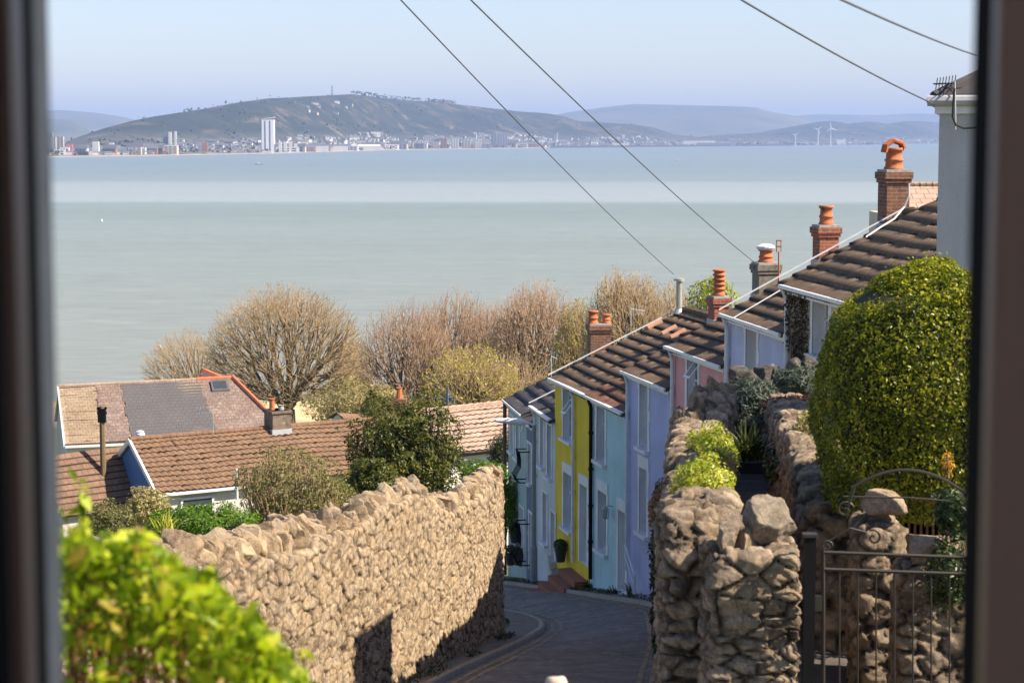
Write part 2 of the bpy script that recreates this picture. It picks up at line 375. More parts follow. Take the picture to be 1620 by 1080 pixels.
# ------------------------------------------------------------------ stone walls
def jag(u, seed, amp):
    q = np.stack([u * 2.2 + seed, u * 0 + seed, u * 0], -1); r = np.stack([u * .55 + seed * 3, u * 0, u * 0], -1)
    return amp * ((vnoise(q) - .5) * 1.2 + (vnoise(r) - .5) * 1.0)
def stone_wall(name, path, base, top, thick, res, st, amp, mat, parent, seed=0, jagamp=.0, tilt=.5, rr=.09, sub=.55):
    """closed rubble wall: path is the centre line, base/top give heights along it; stones stand out as worley cells"""
    path = np.array(path, float); d = np.r_[0, np.cumsum(np.linalg.norm(np.diff(path, axis=0), axis=1))]; L = d[-1]
    nu = int(L / res) + 1; u = np.linspace(0, L, nu)
    cx, cy = np.interp(u, d, path[:, 0]), np.interp(u, d, path[:, 1]); t = np.stack([np.gradient(cx), np.gradient(cy)], 1)
    t /= np.linalg.norm(t, axis=1)[:, None]; nrm = np.stack([t[:, 1], -t[:, 0]], 1)      # to the right of travel
    zb = base(u); zt = top(u) + jag(u, seed, jagamp)
    H = float(np.max(zt - zb)); nz = max(int(H / res), 6); nt_ = max(int(thick / res), 4)
    sv = np.r_[np.full(nz, 1.), np.linspace(1, -1, nt_ + 1)[0:], np.full(nz, -1.)]       # side coordinate
    hv = np.r_[np.linspace(0, 1, nz + 1)[:-1], np.ones(nt_ + 1), np.linspace(1, 0, nz + 1)[1:]]
    def put(U, S, Hh):
        "U along, S across -1..1, Hh 0..1 -> displaced points"
        idx = U
        X = np.interp(idx, u, cx); Y = np.interp(idx, u, cy); nx = np.interp(idx, u, nrm[:, 0]); ny = np.interp(idx, u, nrm[:, 1])
        z0 = np.interp(idx, u, zb); z1 = np.interp(idx, u, zt); Z = z0 + (z1 - z0) * Hh
        sc = S * thick / 2
        q = np.stack([idx, sc, Z], -1)
        lo = np.stack([np.full_like(idx, rr), np.full_like(idx, -thick / 2 + rr), z0 - 9], -1); hi = np.stack([np.full_like(idx, L - rr), np.full_like(idx, thick / 2 - rr), z1 - rr], -1)
        c = np.clip(q, lo, hi); n = q - c; ln = np.linalg.norm(n, axis=1)[:, None] + 1e-9; n = n / ln
        base_p = c + n * rr
        wq = base_p + (np.stack([vnoise(base_p * 3 + 5), vnoise(base_p * 3 + 50), vnoise(base_p * 3 + 90)], -1) - .5) * .12
        f1, f2, cell, vec = worley(wq / np.array(st) + seed * 13.7)
        e = f2 - f1; r1 = hash3(cell, 5); r2 = hash3(cell, 6) - .5; r3 = hash3(cell, 7) - .5; r4 = hash3(cell, 8) - .5
        g1, g2, cell2, vec2 = worley(wq / np.array(st) * 2.7 + seed * 5.1 + 40); s1 = hash3(cell2, 5) - .5; s2 = hash3(cell2, 6) - .5; s3 = hash3(cell2, 9) - .5
        h = amp * (np.clip(e * 9, 0, 1) ** .6 * (.45 + .55 * r1) - .5 * np.exp(-e * 16) + tilt * 1.6 * (vec[:, 0] * r2 + vec[:, 2] * r3 + vec[:, 1] * r4)) + amp * sub * (s1 * .7 + 1.3 * (vec2[:, 0] * s2 + vec2[:, 2] * s3)) + amp * .6 * (np.abs(fbm(base_p * 11, 4) - .5) * 2 - .3)
        gap = np.clip(1 - e * 7, 0, 1) * .95; r1 = np.clip(r1 + s1 * .5, 0, 1)
        p = base_p + n * h[:, None] * np.minimum(1, ln / .004)
        sx_ = p[:, 1]; du = p[:, 0] - idx
        X2 = X + nx * sx_ + ny * -1 * 0; Y2 = Y + ny * sx_
        tx = np.interp(idx, u, t[:, 0]); ty = np.interp(idx, u, t[:, 1])
        return np.stack([X2 + tx * du, Y2 + ty * du, p[:, 2]], -1), r1, gap
    UU, SS = np.meshgrid(u, sv, indexing='ij'); _, HH = np.meshgrid(u, hv, indexing='ij')
    V, R_, G_ = put(UU.ravel(), SS.ravel(), HH.ravel()); Fs = [grid_faces(nu, len(sv))[:, ::-1]]; n0 = len(V); Vs = [V]; Rs = [R_]; Gs = [G_]
    for ue in (0., L):                                  # the two ends
        s2, h2 = np.meshgrid(np.linspace(-1, 1, nt_ + 1), np.linspace(0, 1, nz + 1), indexing='ij')
        V2, R2, G2 = put(np.full(s2.size, ue), s2.ravel(), h2.ravel()); f = grid_faces(nt_ + 1, nz + 1) + n0
        Fs.append(f if ue > 0 else f[:, ::-1]); Vs.append(V2); Rs.append(R2); Gs.append(G2); n0 += len(V2)
    return mesh(name, np.concatenate(Vs), np.concatenate(Fs), mat, parent, rnd=np.concatenate(Rs), gap=np.concatenate(Gs), smooth_=False, uv=False)
def ico(sub):
    import bmesh
    bm = bmesh.new(); bmesh.ops.create_icosphere(bm, subdivisions=sub, radius=1)
    V = np.array([v.co[:] for v in bm.verts]); Fc = np.array([[v.index for v in f.verts] for f in bm.faces]); bm.free(); return V, Fc
ICO = {k: ico(k) for k in (2, 3, 4, 5)}
def rock(c, size, rng, sub=3, cuts=13, rz=0, tilt=(0, 0), noise=.12):
    V, Fc = ICO[sub]; V = V.copy()
    for _ in range(cuts):
        n = rng.normal(size=3); n /= np.linalg.norm(n); k = rng.uniform(.38, .75); d = V @ n; m = d > k; V[m] -= np.outer(d[m] - k, n) * .99
    V *= (1 + noise * (fbm(V * 2.2 + rng.uniform(0, 50), 4) - .5) * 2 + noise * .5 * (np.abs(fbm(V * 6 + rng.uniform(0, 50), 4) - .5) * 2))[:, None]
    V /= np.abs(V).max(0); V *= np.array(size) / 2
    E = np.array(Matrix.Rotation(rz, 3, 'Z') @ Matrix.Rotation(tilt[0], 3, 'X') @ Matrix.Rotation(tilt[1], 3, 'Y'))
    return V @ E.T + np.array(c), Fc
def rocks(name, items, mat, parent, seed=0, sub=3, noise=.12):
    rng = np.random.default_rng(seed); Vs = []; Fs = []; R_ = []; n = 0
    for (c, size, rz, tilt) in items:
        V, Fc = rock(c, size, rng, sub, 13, rz, tilt, noise); Vs.append(V); Fs.append(Fc + n); n += len(V); R_.append(np.full(len(V), rng.uniform()))
    R_ = np.concatenate(R_); return mesh(name, np.concatenate(Vs), np.concatenate(Fs), mat, parent, rnd=R_, gap=R_ * 0, uv=False)

STONE_L = M_stone('pale_limestone', [(.24, .175, .115), (.52, .37, .225), (.64, .47, .295), (.33, .275, .225), (.74, .58, .38), (.46, .34, .225)], (.08, .06, .04), None, (.62, .49, .34), .4)
STONE_R = M_stone('dark_mossy_limestone', [(.18, .135, .10), (.36, .265, .17), (.55, .40, .25), (.25, .20, .155), (.64, .48, .32)], (.055, .042, .03), (.10, .095, .03), (.66, .55, .40), .5)

def left_face(Y): return -1.28 + .125 * (Y - 28.9)
wl = empty('stone_wall', 'long sunlit rubble stone wall with jagged upright coping, running down beside the lane', 'wall', (0, 0, 0))
pl = [(left_face(Y) - .24, Y) for Y in np.linspace(37.9, 12.5, 12)]      # travelling towards the camera: road side is the left -> flip below
pl = pl[::-1]
LL = math.hypot(pl[-1][0] - pl[0][0], pl[-1][1] - pl[0][1])
def uY(u): return 12.5 + (37.9 - 12.5) * np.asarray(u) / LL
TOPY = [12.5, 16.3, 18.2, 21, 24, 26.5, 28.9, 30.0, 31.5, 33.5, 36, 37.9]
TOPP = [905, 874, 858, 836, 812, 787, 765, 778, 790, 783, 760, 742]
def topz_l(Y): return np.interp(Y, TOPY, [ZP(p, y) for p, y in zip(TOPP, TOPY)])
stone_wall('masonry', pl, lambda u: plane(uY(u)) - .3, lambda u: topz_l(uY(u)) - .22, .46, .024, (.32, .28, .15), .042, STONE_L, wl, 1, .16, .75, .04, .45)
rng = np.random.default_rng(5); it = []; Y = 12.5
while Y < 38.0:
    wdt = rng.uniform(.05, .17); x = left_face(Y) - .24; hgt = rng.uniform(.30, .55) * (1.3 if rng.uniform() < .2 else 1)
    zt = float(topz_l(Y)) + rng.uniform(-.10, .12)
    it.append(((x + rng.uniform(-.05, .05), Y, zt - hgt / 2 + .05), (rng.uniform(.3, .46), wdt * 1.3, hgt), -.12 + rng.uniform(-.2, .2), (rng.uniform(-.3, .3), rng.uniform(-.1, .1))))
    Y += wdt * .85
rocks('coping', it, STONE_L, wl, 3, 4, .2)
# base fillet of pavement soil handled by ground

# right retaining wall: far stretch, then the near pier with the boulder
RT_Y = [13.6, 15, 17, 20, 22.8, 23.6, 24.6, 25.4, 26.2, 28, 31, 36]
RT_P = [812, 775, 735, 690, 665, 620, 608, 632, 636, 638, 642, 655]  # past the ruined end: unseen stretch, added and raised to shadow the opposite wall
def topz_r(Y): return np.interp(Y, RT_Y, [ZP(p, y) for p, y in zip(RT_P, RT_Y)])
def xl_r(Y): return np.interp(Y, [13, 20, 22, 24, 31], [XP(1064, 13), XP(1066, 20), XP(1075, 22), XP(1100, 24), XP(1105, 31)])
wr = empty('stone_wall', 'rugged retaining stone wall with plants on top, climbing away behind the boulder-topped pier', 'wall')
Ys = np.linspace(13.5, 36, 14); thr = .44
pr = [(float(xl_r(Y)) + thr / 2, Y) for Y in Ys]; LR = sum(math.hypot(pr[i + 1][0] - pr[i][0], pr[i + 1][1] - pr[i][1]) for i in range(13))
uR = lambda u: 13.5 + 22.5 * np.asarray(u) / LR
stone_wall('masonry', pr, lambda u: plane(uR(u)) - .3, lambda u: topz_r(uR(u)) - .05, thr, .032, (.24, .28, .15), .065, STONE_R, wr, 4, .12, 1.0, .07, .8)
rng = np.random.default_rng(9); it = []
for Y in np.arange(13.9, 26, .26):
    for sx_ in (.1, .3):
        z = float(topz_r(Y)); sz = rng.uniform(.13, .25)
        it.append(((float(xl_r(Y)) + sx_ + rng.uniform(-.05, .05), Y + rng.uniform(-.1, .1), z + rng.uniform(-.14, .0)), (sz * 1.1, sz, sz * rng.uniform(.8, 1.4)), rng.uniform(0, 3), (rng.uniform(-.4, .4), rng.uniform(-.4, .4))))
for (px, py, Y, sw, sh) in ((1127, 612, 24.2, .22, .26), (1133, 640, 24, .36, .3), (1125, 670, 23.6, .42, .34), (1148, 665, 23.9, .34, .42), (1120, 650, 24.4, .3, .3), (1090, 690, 21.8, .34, .26), (1076, 700, 21, .26, .3), (1140, 700, 23.2, .4, .4), (1105, 700, 22.4, .35, .35)):
    it.append((tuple(P(px, py, Y)), (sw, .35, sh), rng.uniform(0, 3), (rng.uniform(-.3, .3), rng.uniform(-.3, .3))))
rocks('coping', it, STONE_R, wr, 8, 3, .16)

pier = empty('stone_pier', 'near rubble stone gate pier topped by one large rounded boulder, left of the iron gate', 'stone pier', (0, 0, 0))
xa, xb = XP(1128, 12.9), XP(1262, 12.9)
stone_wall('masonry', [((xa + xb) / 2, 12.75), ((xa + xb) / 2 - .02, 13.6)], lambda u: u * 0 - 5.4, lambda u: u * 0 + ZP(868, 12.9), xb - xa, .016, (.24, .24, .115), .04, STONE_R, pier, 11, .0, 1.1, .05, .8)
xa2 = XP(1063, 13.4)
stone_wall('masonry_shoulder', [((xa2 + xa) / 2 + .02, 13.25), ((xa2 + xa) / 2 + .04, 14.1)], lambda u: u * 0 - 5.4, lambda u: u * 0 + ZP(828, 13.3), xa - xa2 + .1, .018, (.22, .24, .13), .045, STONE_R, pier, 14, .05, 1.0, .05, .8)
rocks('boulder', [(tuple(P(1221, 820, 13.0)), (.35, .38, .36), .9, (0, 0))], M_stone('lichened_boulder', [(.34, .27, .19), (.42, .34, .25)], (.1, .08, .06)), pier, 22, 5, .22)
for q_ in [(tuple(P(1152, 838, 12.95)), (.17, .3, .38), .1, (0, .12)), (tuple(P(1110, 858, 13.3)), (.17, .3, .40), -.1, (0, -.05)), (tuple(P(1083, 872, 13.4)), (.18, .3, .34), .4, (.1, .15)),
   (tuple(P(1090, 822, 14.1)), (.34, .5, .14), .2, (.15, .2)), (tuple(P(1178, 868, 12.95)), (.2, .35, .3), .2, (0, -.1)), (tuple(P(1232, 872, 12.9)), (.22, .3, .12), .1, (0, .0)), (tuple(P(1240, 900, 12.88)), (.2, .3, .1), .1, (0, .1))]: rocks('coping_stone', [q_], STONE_R, pier, int(abs(q_[0][0]) * 1000), 4, .14)

# ------------------------------------------------------------------ roofs
def roof_mesh(name, L, W, z0, tanp, m, parent, gauge=.36, roll=.15, ramp_=.016, step=.042, x0=0, y0=-.16, res_x=.0375, sag=.04, seed=0, thick=.05, smooth_=False, cross=None):
    "roof slope in house coordinates: x along the eave, rising with y; each course laps the one below with a real step"
    nx = max(int(L / res_x), 2) + 1; X = np.linspace(x0, x0 + L, nx)
    n = int(math.ceil((W - y0) / (gauge * math.cos(math.atan(tanp))))); gy = (W - y0) / n
    ys_ = []; dz = []
    for k in range(n):
        a = y0 + k * gy
        ys_ += [a, a + .002, a + gy * .5, a + gy * .998]; dz += [0, step, step * .55, 0.0]
    ys_ = np.array(ys_); dz = np.array(dz); dz[0] = step
    U, Vv = np.meshgrid(X, ys_, indexing='ij')
    Z = z0 + Vv * tanp + dz[None, :]
    rl = np.abs(np.sin((U - x0) * math.pi / roll)) ** .8 * ramp_ if roll else 0
    crs = np.floor((Vv - y0) / gy + 1e-6)
    Z = Z + rl + (hash3(np.stack([np.floor((U - x0) / .3), crs, U * 0], -1), 3) - .5) * .007
    q = np.stack([U * .4 + seed, Vv * .4, U * 0 + seed], -1).reshape(-1, 3)
    Z = Z + (vnoise(q).reshape(U.shape) - .5) * sag * 2
    Yj = Vv + (hash3(np.stack([np.floor((U - x0) / .3), crs, U * 0 + 1], -1), 4) - .5) * .006
    V = np.stack([U, Yj, Z], -1); ny = len(ys_)
    # underside
    V2 = V.copy(); V2[..., 2] -= thick + step
    Fc = grid_faces(nx, ny); N = nx * ny
    rim = []
    for i in range(nx - 1):
        rim.append((i * ny, (i + 1) * ny, (i + 1) * ny + N, i * ny + N)); a = i * ny + ny - 1; rim.append((a, a + N, a + ny + N, a + ny))
    for j in range(ny - 1):
        rim.append((j, j + N, j + 1 + N, j + 1)); a = (nx - 1) * ny + j; rim.append((a, a + 1, a + 1 + N, a + N))
    Fall = np.concatenate([Fc, Fc[:, ::-1] + N, np.array(rim)])
    o = mesh(name, np.concatenate([V.reshape(-1, 3), V2.reshape(-1, 3)]), Fall, m, parent)
    # uv in roof metres for the per tile tone
    vi = Fall.ravel(); co = np.concatenate([V.reshape(-1, 3)] * 2)
    uvc = np.stack([co[vi, 0] - x0, (co[vi, 1] - y0) / gy * gauge], 1)
    o.data.uv_layers[0].data.foreach_set('uv', uvc.astype(np.float32).ravel())
    return o

def facade(mb, L, z0, z1, ops, depth=.2):
    "front wall at y=0 with openings, returns nothing; quads only where there is wall"
    xs_ = sorted({0, L} | {v for o in ops for v in (o[0], o[1])}); zs = sorted({z0, z1} | {v for o in ops for v in (o[2], o[3])})
    for i in range(len(xs_) - 1):
        for j in range(len(zs) - 1):
            xm, zm = (xs_[i] + xs_[i + 1]) / 2, (zs[j] + zs[j + 1]) / 2
            if any(o[0] < xm < o[1] and o[2] < zm < o[3] for o in ops): continue
            mb.add([(xs_[i], 0, zs[j]), (xs_[i + 1], 0, zs[j]), (xs_[i + 1], 0, zs[j + 1]), (xs_[i], 0, zs[j + 1])], [(0, 1, 2, 3)])
def pots(h, loc, parent, style='pot', r=.13):
    mb = MB()
    if style == 'pot': pr_ = [(r * 1.15, 0), (r * 1.15, .06), (r, .08), (r * .95, h * .4), (r * 1.08, h * .42), (r * 1.08, h * .5), (r * .93, h * .52), (r * .88, h * .85), (r * 1.1, h * .87), (r * 1.12, h), (r * .8, h)]
    elif style == 'louvre':
        pr_ = [(r * 1.05, 0), (r * 1.05, .1)]
        z = .12
        while z < h - .06: pr_ += [(r * .85, z), (r * .85, z + .06), (r * 1.12, z + .065), (r * 1.05, z + .11)]; z += .12
        pr_ += [(r * .9, h - .03), (r * .7, h)]
    mb.lathe(loc, pr_, 14); return mb.obj('chimney_pot', TERRA, parent, True)
def chimney(parent, x, y, z0, z1, wx, wy, m, potlist, cap=.06):
    mb = MB(); mb.box((x - wx / 2, y - wy / 2, z0), (x + wx / 2, y + wy / 2, z1 - .22))
    mb.box((x - wx / 2 - .03, y - wy / 2 - .03, z1 - .22), (x + wx / 2 + .03, y + wy / 2 + .03, z1 - .14))
    mb.box((x - wx / 2 - .055, y - wy / 2 - .055, z1 - .14), (x + wx / 2 + .055, y + wy / 2 + .055, z1))
    c = mb.obj('chimney', m, parent)
    mc = MB(); mc.box((x - wx / 2 - .02, y - wy / 2 - .02, z1), (x + wx / 2 + .02, y + wy / 2 + .02, z1 + cap)); mc.obj('mortar_cap', CEMENT, c)
    for (dx, dy, h, stl, r) in potlist: pots(h, (x + dx, y + dy, z1 + cap * .6), c, stl, r)
    ml = MB(); ml.box((x - wx / 2 - .03, y - wy / 2 - .03, z0), (x + wx / 2 + .03, y + wy / 2 + .03, z0 + .28)); ml.obj('flashing', LEAD, c)
    return c

class House:
    def __init__(s, name, label, A, B, zb, ze, group='terraced cottages stepping down the lane'):
        s.A, s.B = Vector((A[0], A[1], 0)), Vector((B[0], B[1], 0)); d = s.B - s.A; s.L = d.length; s.ang = math.atan2(d.y, d.x); s.zb = zb; s.ze = ze
        s.o = empty(name, label, 'house', (A[0], A[1], zb), s.ang, group); s.H = ze - zb; s.dx = d.normalized()
    def lx(s, px):                        # local x on the facade under the photo column px
        k = (px - 810) / F                # X = k' * Y (centre-row approximation corrected for pitch below)
        k = XP(px, 1.0)
        t = (k * s.A.y - s.A.x) / (s.dx.x - k * s.dx.y); return t
    def lz(s, px, py):
        Y = s.A.y + s.dx.y * s.lx(px); return ZP(py, Y) - s.zb
    def rect(s, r):                       # px0, px1, py top, py bottom (read at the left edge)
        px0, px1, pt, pb = r; return (s.lx(px0), s.lx(px1), s.lz(px0, pb), s.lz(px0, pt))
def window(h, r, depth=.2, surround=WHITE, lintel=.0, sill=True, casement=None, frame=WHITEG, mull=1, name='window', seed=0, dark=None):
    x0, x1, z0, z1 = r; rg = random.Random(seed + int(x0 * 97)); mb = MB(); p = .022
    # surround bands with uneven quoined edges
    z = z0
    while z < z1 - .02:
        zz = min(z + rg.uniform(.16, .28), z1); a, b = rg.uniform(.09, .19), rg.uniform(.09, .19)
        mb.box((x0 - a, -p, z), (x0, .0, zz)); mb.box((x1, -p, z), (x1 + b, .0, zz)); z = zz
    mb.box((x0 - .14, -p - .004, z1), (x1 + .14, .0, z1 + max(lintel, .07)))
    # reveals
    mb.add([(x0, -p, z0), (x0, depth, z0), (x0, depth, z1), (x0, -p, z1)], [(0, 1, 2, 3)]); mb.add([(x1, -p, z0), (x1, depth, z0), (x1, depth, z1), (x1, -p, z1)], [(3, 2, 1, 0)])
    mb.add([(x0, 0, z1), (x1, 0, z1), (x1, depth, z1), (x0, depth, z1)], [(0, 1, 2, 3)]); mb.add([(x0, 0, z0), (x1, 0, z0), (x1, depth, z0), (x0, depth, z0)], [(3, 2, 1, 0)])
    w_ = mb.obj(name, surround, h.o)
    if sill and name == 'window': MB().box((x0 - .14, -.12, z0 - .08), (x1 + .14, depth, z0 + .004)).obj('sill', surround, w_)
    if name == 'window':
        f = MB(); t = .06; y = depth - .06
        f.box((x0, y, z0), (x0 + t, depth, z1)); f.box((x1 - t, y, z0), (x1, depth, z1)); f.box((x0 + t, y, z0), (x1 - t, depth, z0 + t)); f.box((x0 + t, y, z1 - t), (x1 - t, depth, z1))
        for k in range(mull): xm = x0 + (x1 - x0) * (k + 1) / (mull + 1); f.box((xm - .025, y, z0 + t), (xm + .025, depth, z1 - t))
        zm = z0 + (z1 - z0) * .62; f.box((x0 + t, y + .005, zm - .025), (x1 - t, depth, zm + .025)); f.obj('frame', frame, w_)
        MB().add([(x0, depth - .02, z0), (x1, depth - .02, z0), (x1, depth - .02, z1), (x0, depth - .02, z1)], [(0, 1, 2, 3)]).obj('pane', GLASS, w_)
        if casement:
            c = MB(); ww, hh, xc, zc = .42, .45, x1 - .1, z0 + (z1 - z0) * casement
            M_ = Matrix.Translation((xc, depth - .08, zc + hh)) @ Matrix.Rotation(math.radians(-38), 4, 'X')
            for a, b in (((-ww, -.03, -hh), (-ww + .05, .0, 0)), ((-.05, -.03, -hh), (0, 0, 0)), ((-ww + .05, -.03, -hh), (-.05, 0, -hh + .05)), ((-ww + .05, -.03, -.05), (-.05, 0, 0))): c.box(a, b, M_)
            c.obj('open_casement', frame, w_)
    else:
        d = MB(); d.box((x0, depth - .05, z0), (x1, depth, z1)); 
        for k in (0, 1):
            for q in (0, 1):
                a = x0 + .08 + k * (x1 - x0 - .08) / 2; d.box((a, depth - .07, z0 + .15 + q * (z1 - z0) * .48), (a + (x1 - x0 - .24) / 2, depth - .05, z0 + .1 + (q + 1) * (z1 - z0) * .44))
        dd = d.obj('door', dark or WHITEG, w_)
        MB().lathe((x1 - .1, depth - .1, z0 + 1.0), [(.02, -.03), (.035, 0), (.02, .03)], 8).obj('handle', BLACK, dd)
    return w_
def build(h, m, roofm, wins, doors, W=3.7, tanp=.47, verge=True, gut=WHITEG, pipes=(), seed=0, gauge=.36, roll=.15, near_verge=.05, back=True, gutter=True):
    L, H = h.L, h.H; mb = MB(); ops = [h.rect(r[0]) for r in wins] + [h.rect(r[0]) for r in doors]
    facade(mb, L, -1.2, H, ops); zr = H + W * tanp; D = 2 * W
    for x in (0, L):
        V = [(x, 0, -1.2), (x, D, -1.2), (x, D, H), (x, W, zr - .06), (x, 0, H)]; mb.add(V, [(0, 1, 2, 3, 4)] if x else [(4, 3, 2, 1, 0)])
    mb.add([(0, D, -1.2), (L, D, -1.2), (L, D, H), (0, D, H)], [(3, 2, 1, 0)])
    mb.obj('wall', m, h.o)
    r = roof_mesh('roof', L + .05 + near_verge, W, H + .06, tanp, roofm, h.o, x0=-.05, seed=seed, gauge=gauge, roll=roll)
    if back:
        b = MB(); b.add([(-.05, W, zr + .06), (L + near_verge, W, zr + .06), (L + near_verge, D + .15, H), (-.05, D + .15, H)], [(0, 1, 2, 3)]); b.obj('rear_slope', roofm, r)
    rd = MB(); x = -.05
    while x < L: rd.tube([(x, W, zr + .08), (min(x + .44, L + near_verge), W, zr + .095)], [.1, .11], 8); x += .44
    rd.obj('ridge', roofm, r)
    if verge: MB().add(*bar((-.065, -.18, H + .105), (-.065, W, zr + .175), .012, .03)).obj('verge', WHITEG, r)
    if gutter:
        g = MB(); g.box((-.04, -.21, H - .03), (L + .02, -.10, H + .035)); g.obj('gutter', gut, r)
        MB().box((0.0, -.1, H - .12), (L, -.03, H + .02)).obj('fascia', gut, r)
    for i, wn in enumerate(wins): window(h, ops[i], seed=seed + i, **(wn[1] if len(wn) > 1 else {}))
    for i, dn in enumerate(doors): window(h, ops[len(wins) + i], seed=seed + 20 + i, name='doorway', sill=False, **(dn[1] if len(dn) > 1 else {}))
    for (px, pt, pb, mm, rad) in pipes:
        x = h.lx(px); mp = MB(); mp.tube([(x, -.14, H - .04), (x, -.07, H - .25), (x, -.07, h.lz(px, pb))], rad, 8)
        for k in range(1, 5): zz = h.lz(px, pb) + (H - h.lz(px, pb)) * k / 5; mp.tube([(x, -.07, zz), (x, -.07, zz + .06)], rad * 1.35, 8)
        mp.obj('downpipe', mm, h.o)
    return r
def bar(a, b, wd, hg):
    a, b = Vector(a), Vector(b); V = []
    for p in (a, b): V += [(p.x - wd, p.y, p.z - hg / 2), (p.x + wd, p.y, p.z - hg / 2), (p.x + wd, p.y, p.z + hg / 2), (p.x - wd, p.y, p.z + hg / 2)]
    return V, [(0, 1, 2, 3), (7, 6, 5, 4), (0, 4, 5, 1), (1, 5, 6, 2), (2, 6, 7, 3), (3, 7, 4, 0)]
def nxt(p, deg, px):
    "follow the facade line from p in direction deg (degrees left of straight ahead) to the photo column px"
    k = XP(px, 1.0); t = math.tan(math.radians(deg)); X0, Y0 = p       # X = X0 - t (Y - Y0)
    Y = (X0 + t * Y0) / (k + t); return (k * Y, Y)
p0 = (XP(878, 54), 54.0)
p_yb = nxt(p0, 13, 935); p_bp = nxt(p0, 13, 994); p_pp = nxt(p_bp, 13, 1064); p_pl = nxt(p_pp, 12, 1152); p_lc = nxt(p_pl, 9, 1248); p_ce = nxt(p_lc, 8, 1352)
def ez(px, py, p): return ZP(py, p[1])
C_Y = M_render('yellow_render', (.82, .58, .05), .35, .7); C_B = M_render('sky_blue_render', (.47, .67, .70), .3, .6)
C_P = M_render('violet_render', (.48, .49, .72), .3, .6); C_K = M_render('pink_render', (.76, .36, .35), .2, .5); C_L = M_render('lavender_render', (.54, .56, .72), .3, .6)
C_C = M_render('cream_render', (.62, .55, .42), .3, .4); C_W = M_render('chalk_white_render', (.62, .63, .64), .3, .4); C_G = M_render('pale_green_render', (.40, .50, .47), .35, .5); C_S = M_render('slate_blue_render', (.17, .2, .28), .3, .4)
hy = House('terraced_house', 'yellow terraced cottage with white window surrounds and a brown tiled roof', p0, p_yb, ZP(905, 53.5), ez(0, 599, p0))
ry = build(hy, C_Y, ROOFB, [((892, 905, 610, 692), dict(casement=.45)), ((893, 905, 745, 832), dict(lintel=.26))], [((919, 930.5, 764, 887), dict(lintel=.26))], pipes=[(911, 0, 888, WHITEG, .045)], seed=1)
hb = House('terraced_house', 'sky blue terraced cottage between the yellow one and the violet one', p_yb, p_bp, ZP(935, 50), hy.ze)
rb = build(hb, C_B, ROOFR, [((945.5, 958, 636, 727), dict()), ((948, 961, 774, 867), dict(lintel=.28))], [((980.5, 992, 805, 931), dict(lintel=.28))], pipes=[(939.5, 0, 915, BLACK, .05)], verge=False, seed=2)
hp = House('terraced_house', 'violet terraced cottage with white quoined windows beside the sky blue one', p_bp, p_pp, ZP(938, 46), ez(0, 588, p_bp))
rp = build(hp, C_P, ROOFB, [((1013.5, 1026, 599, 706), dict()), ((1014, 1025.5, 738, 840), dict(lintel=.3))], [((1050, 1061, 790, 915), dict(lintel=.28))], pipes=[(997, 0, 900, WHITEG, .04)], verge=False, seed=3)
hk = House('terraced_house', 'pink terraced cottage partly hidden behind the ruined end of the garden wall', p_pp, p_pl, ZP(925, 42.5), ez(0, 549, p_pp))
rk = build(hk, C_K, ROOFB, [((1088.5, 1105, 560, 668), dict(casement=.62))], [((1120, 1137, 760, 880), {})], pipes=[(1068.5, 0, 900, WHITEG, .045)], tanp=.52, verge=False, seed=4)
hl = House('terraced_house', 'lavender terraced cottage above the dark lavender bush, beside the pink one', p_pl, p_lc, ZP(905, 39), ez(0, 498, p_pl))
rl_ = build(hl, C_L, ROOFB, [((1181, 1198, 516, 606), dict(depth=.24)), ((1181, 1198, 700, 780), {})], [((1218, 1236, 720, 850), {})], pipes=[(1155, 0, 850, WHITEG, .05)], tanp=.53, seed=5)
hc = House('terraced_house', 'cream terraced cottage with a dead creeper, highest in the row behind the clipped hedge', p_lc, p_ce, ZP(880, 35), ez(0, 453, p_lc))
rc = build(hc, C_C, ROOFB, [((1286, 1311, 470, 560), dict(depth=.26)), ((1290, 1311, 680, 760), {})], [], pipes=[(1250, 0, 850, WHITEG, .05)], tanp=.53, verge=False, seed=6, gauge=.38)
# lower houses round the bend
p_w = nxt(p0, 10.4, 847); p_s = nxt(p_w, 10, 833); p_g = nxt(p_s, 9, 804)
hw = House('terraced_house', 'small white terraced cottage with a dark slate roof below the yellow one', p_w, p0, ZP(925, 56), ez(0, 643, p_w))
rw = build(hw, C_W, ROOFS, [((856, 861, 660, 735), dict(surround=WHITE, depth=.16)), ((867, 873, 670, 752), dict(depth=.16)), ((860, 866, 777, 855), dict(depth=.16))], [((873, 879, 808, 905), {})], W=2.6, pipes=[(849.5, 0, 915, WHITEG, .045)], roll=0, gauge=.4, seed=7)
hs = House('terraced_house', 'narrow slate blue house squeezed between the white and the pale green cottages', p_s, p_w, ZP(925, 58.4), ez(0, 664, p_s))
rs_ = build(hs, C_S, ROOFS, [((836, 841, 700, 760), dict(depth=.14))], [((838, 845, 810, 900), {})], W=2.6, roll=0, gauge=.4, verge=False, seed=8)
hg = House('terraced_house', 'pale green cottage at the lowest end of the row with a wall lantern', p_g, p_s, ZP(915, 61), ez(0, 633, p_g))
rg_ = build(hg, C_G, ROOFS, [((808.5, 812.5, 657, 712), dict(depth=.15)), ((817.5, 822, 668, 722), dict(depth=.15)), ((813, 816.5, 760, 815), dict(depth=.15))], [((823, 829, 800, 890), {})], W=3.0, roll=0, gauge=.4, pipes=[], verge=False, seed=9)
mp = MB(); mp.tube([(-.05, -.1, hg.H - .05), (-.05, -.1, 0)], .06, 8); mp.obj('downpipe', M_plain('brown_pipe', (.12, .07, .055), .5), hg.o)

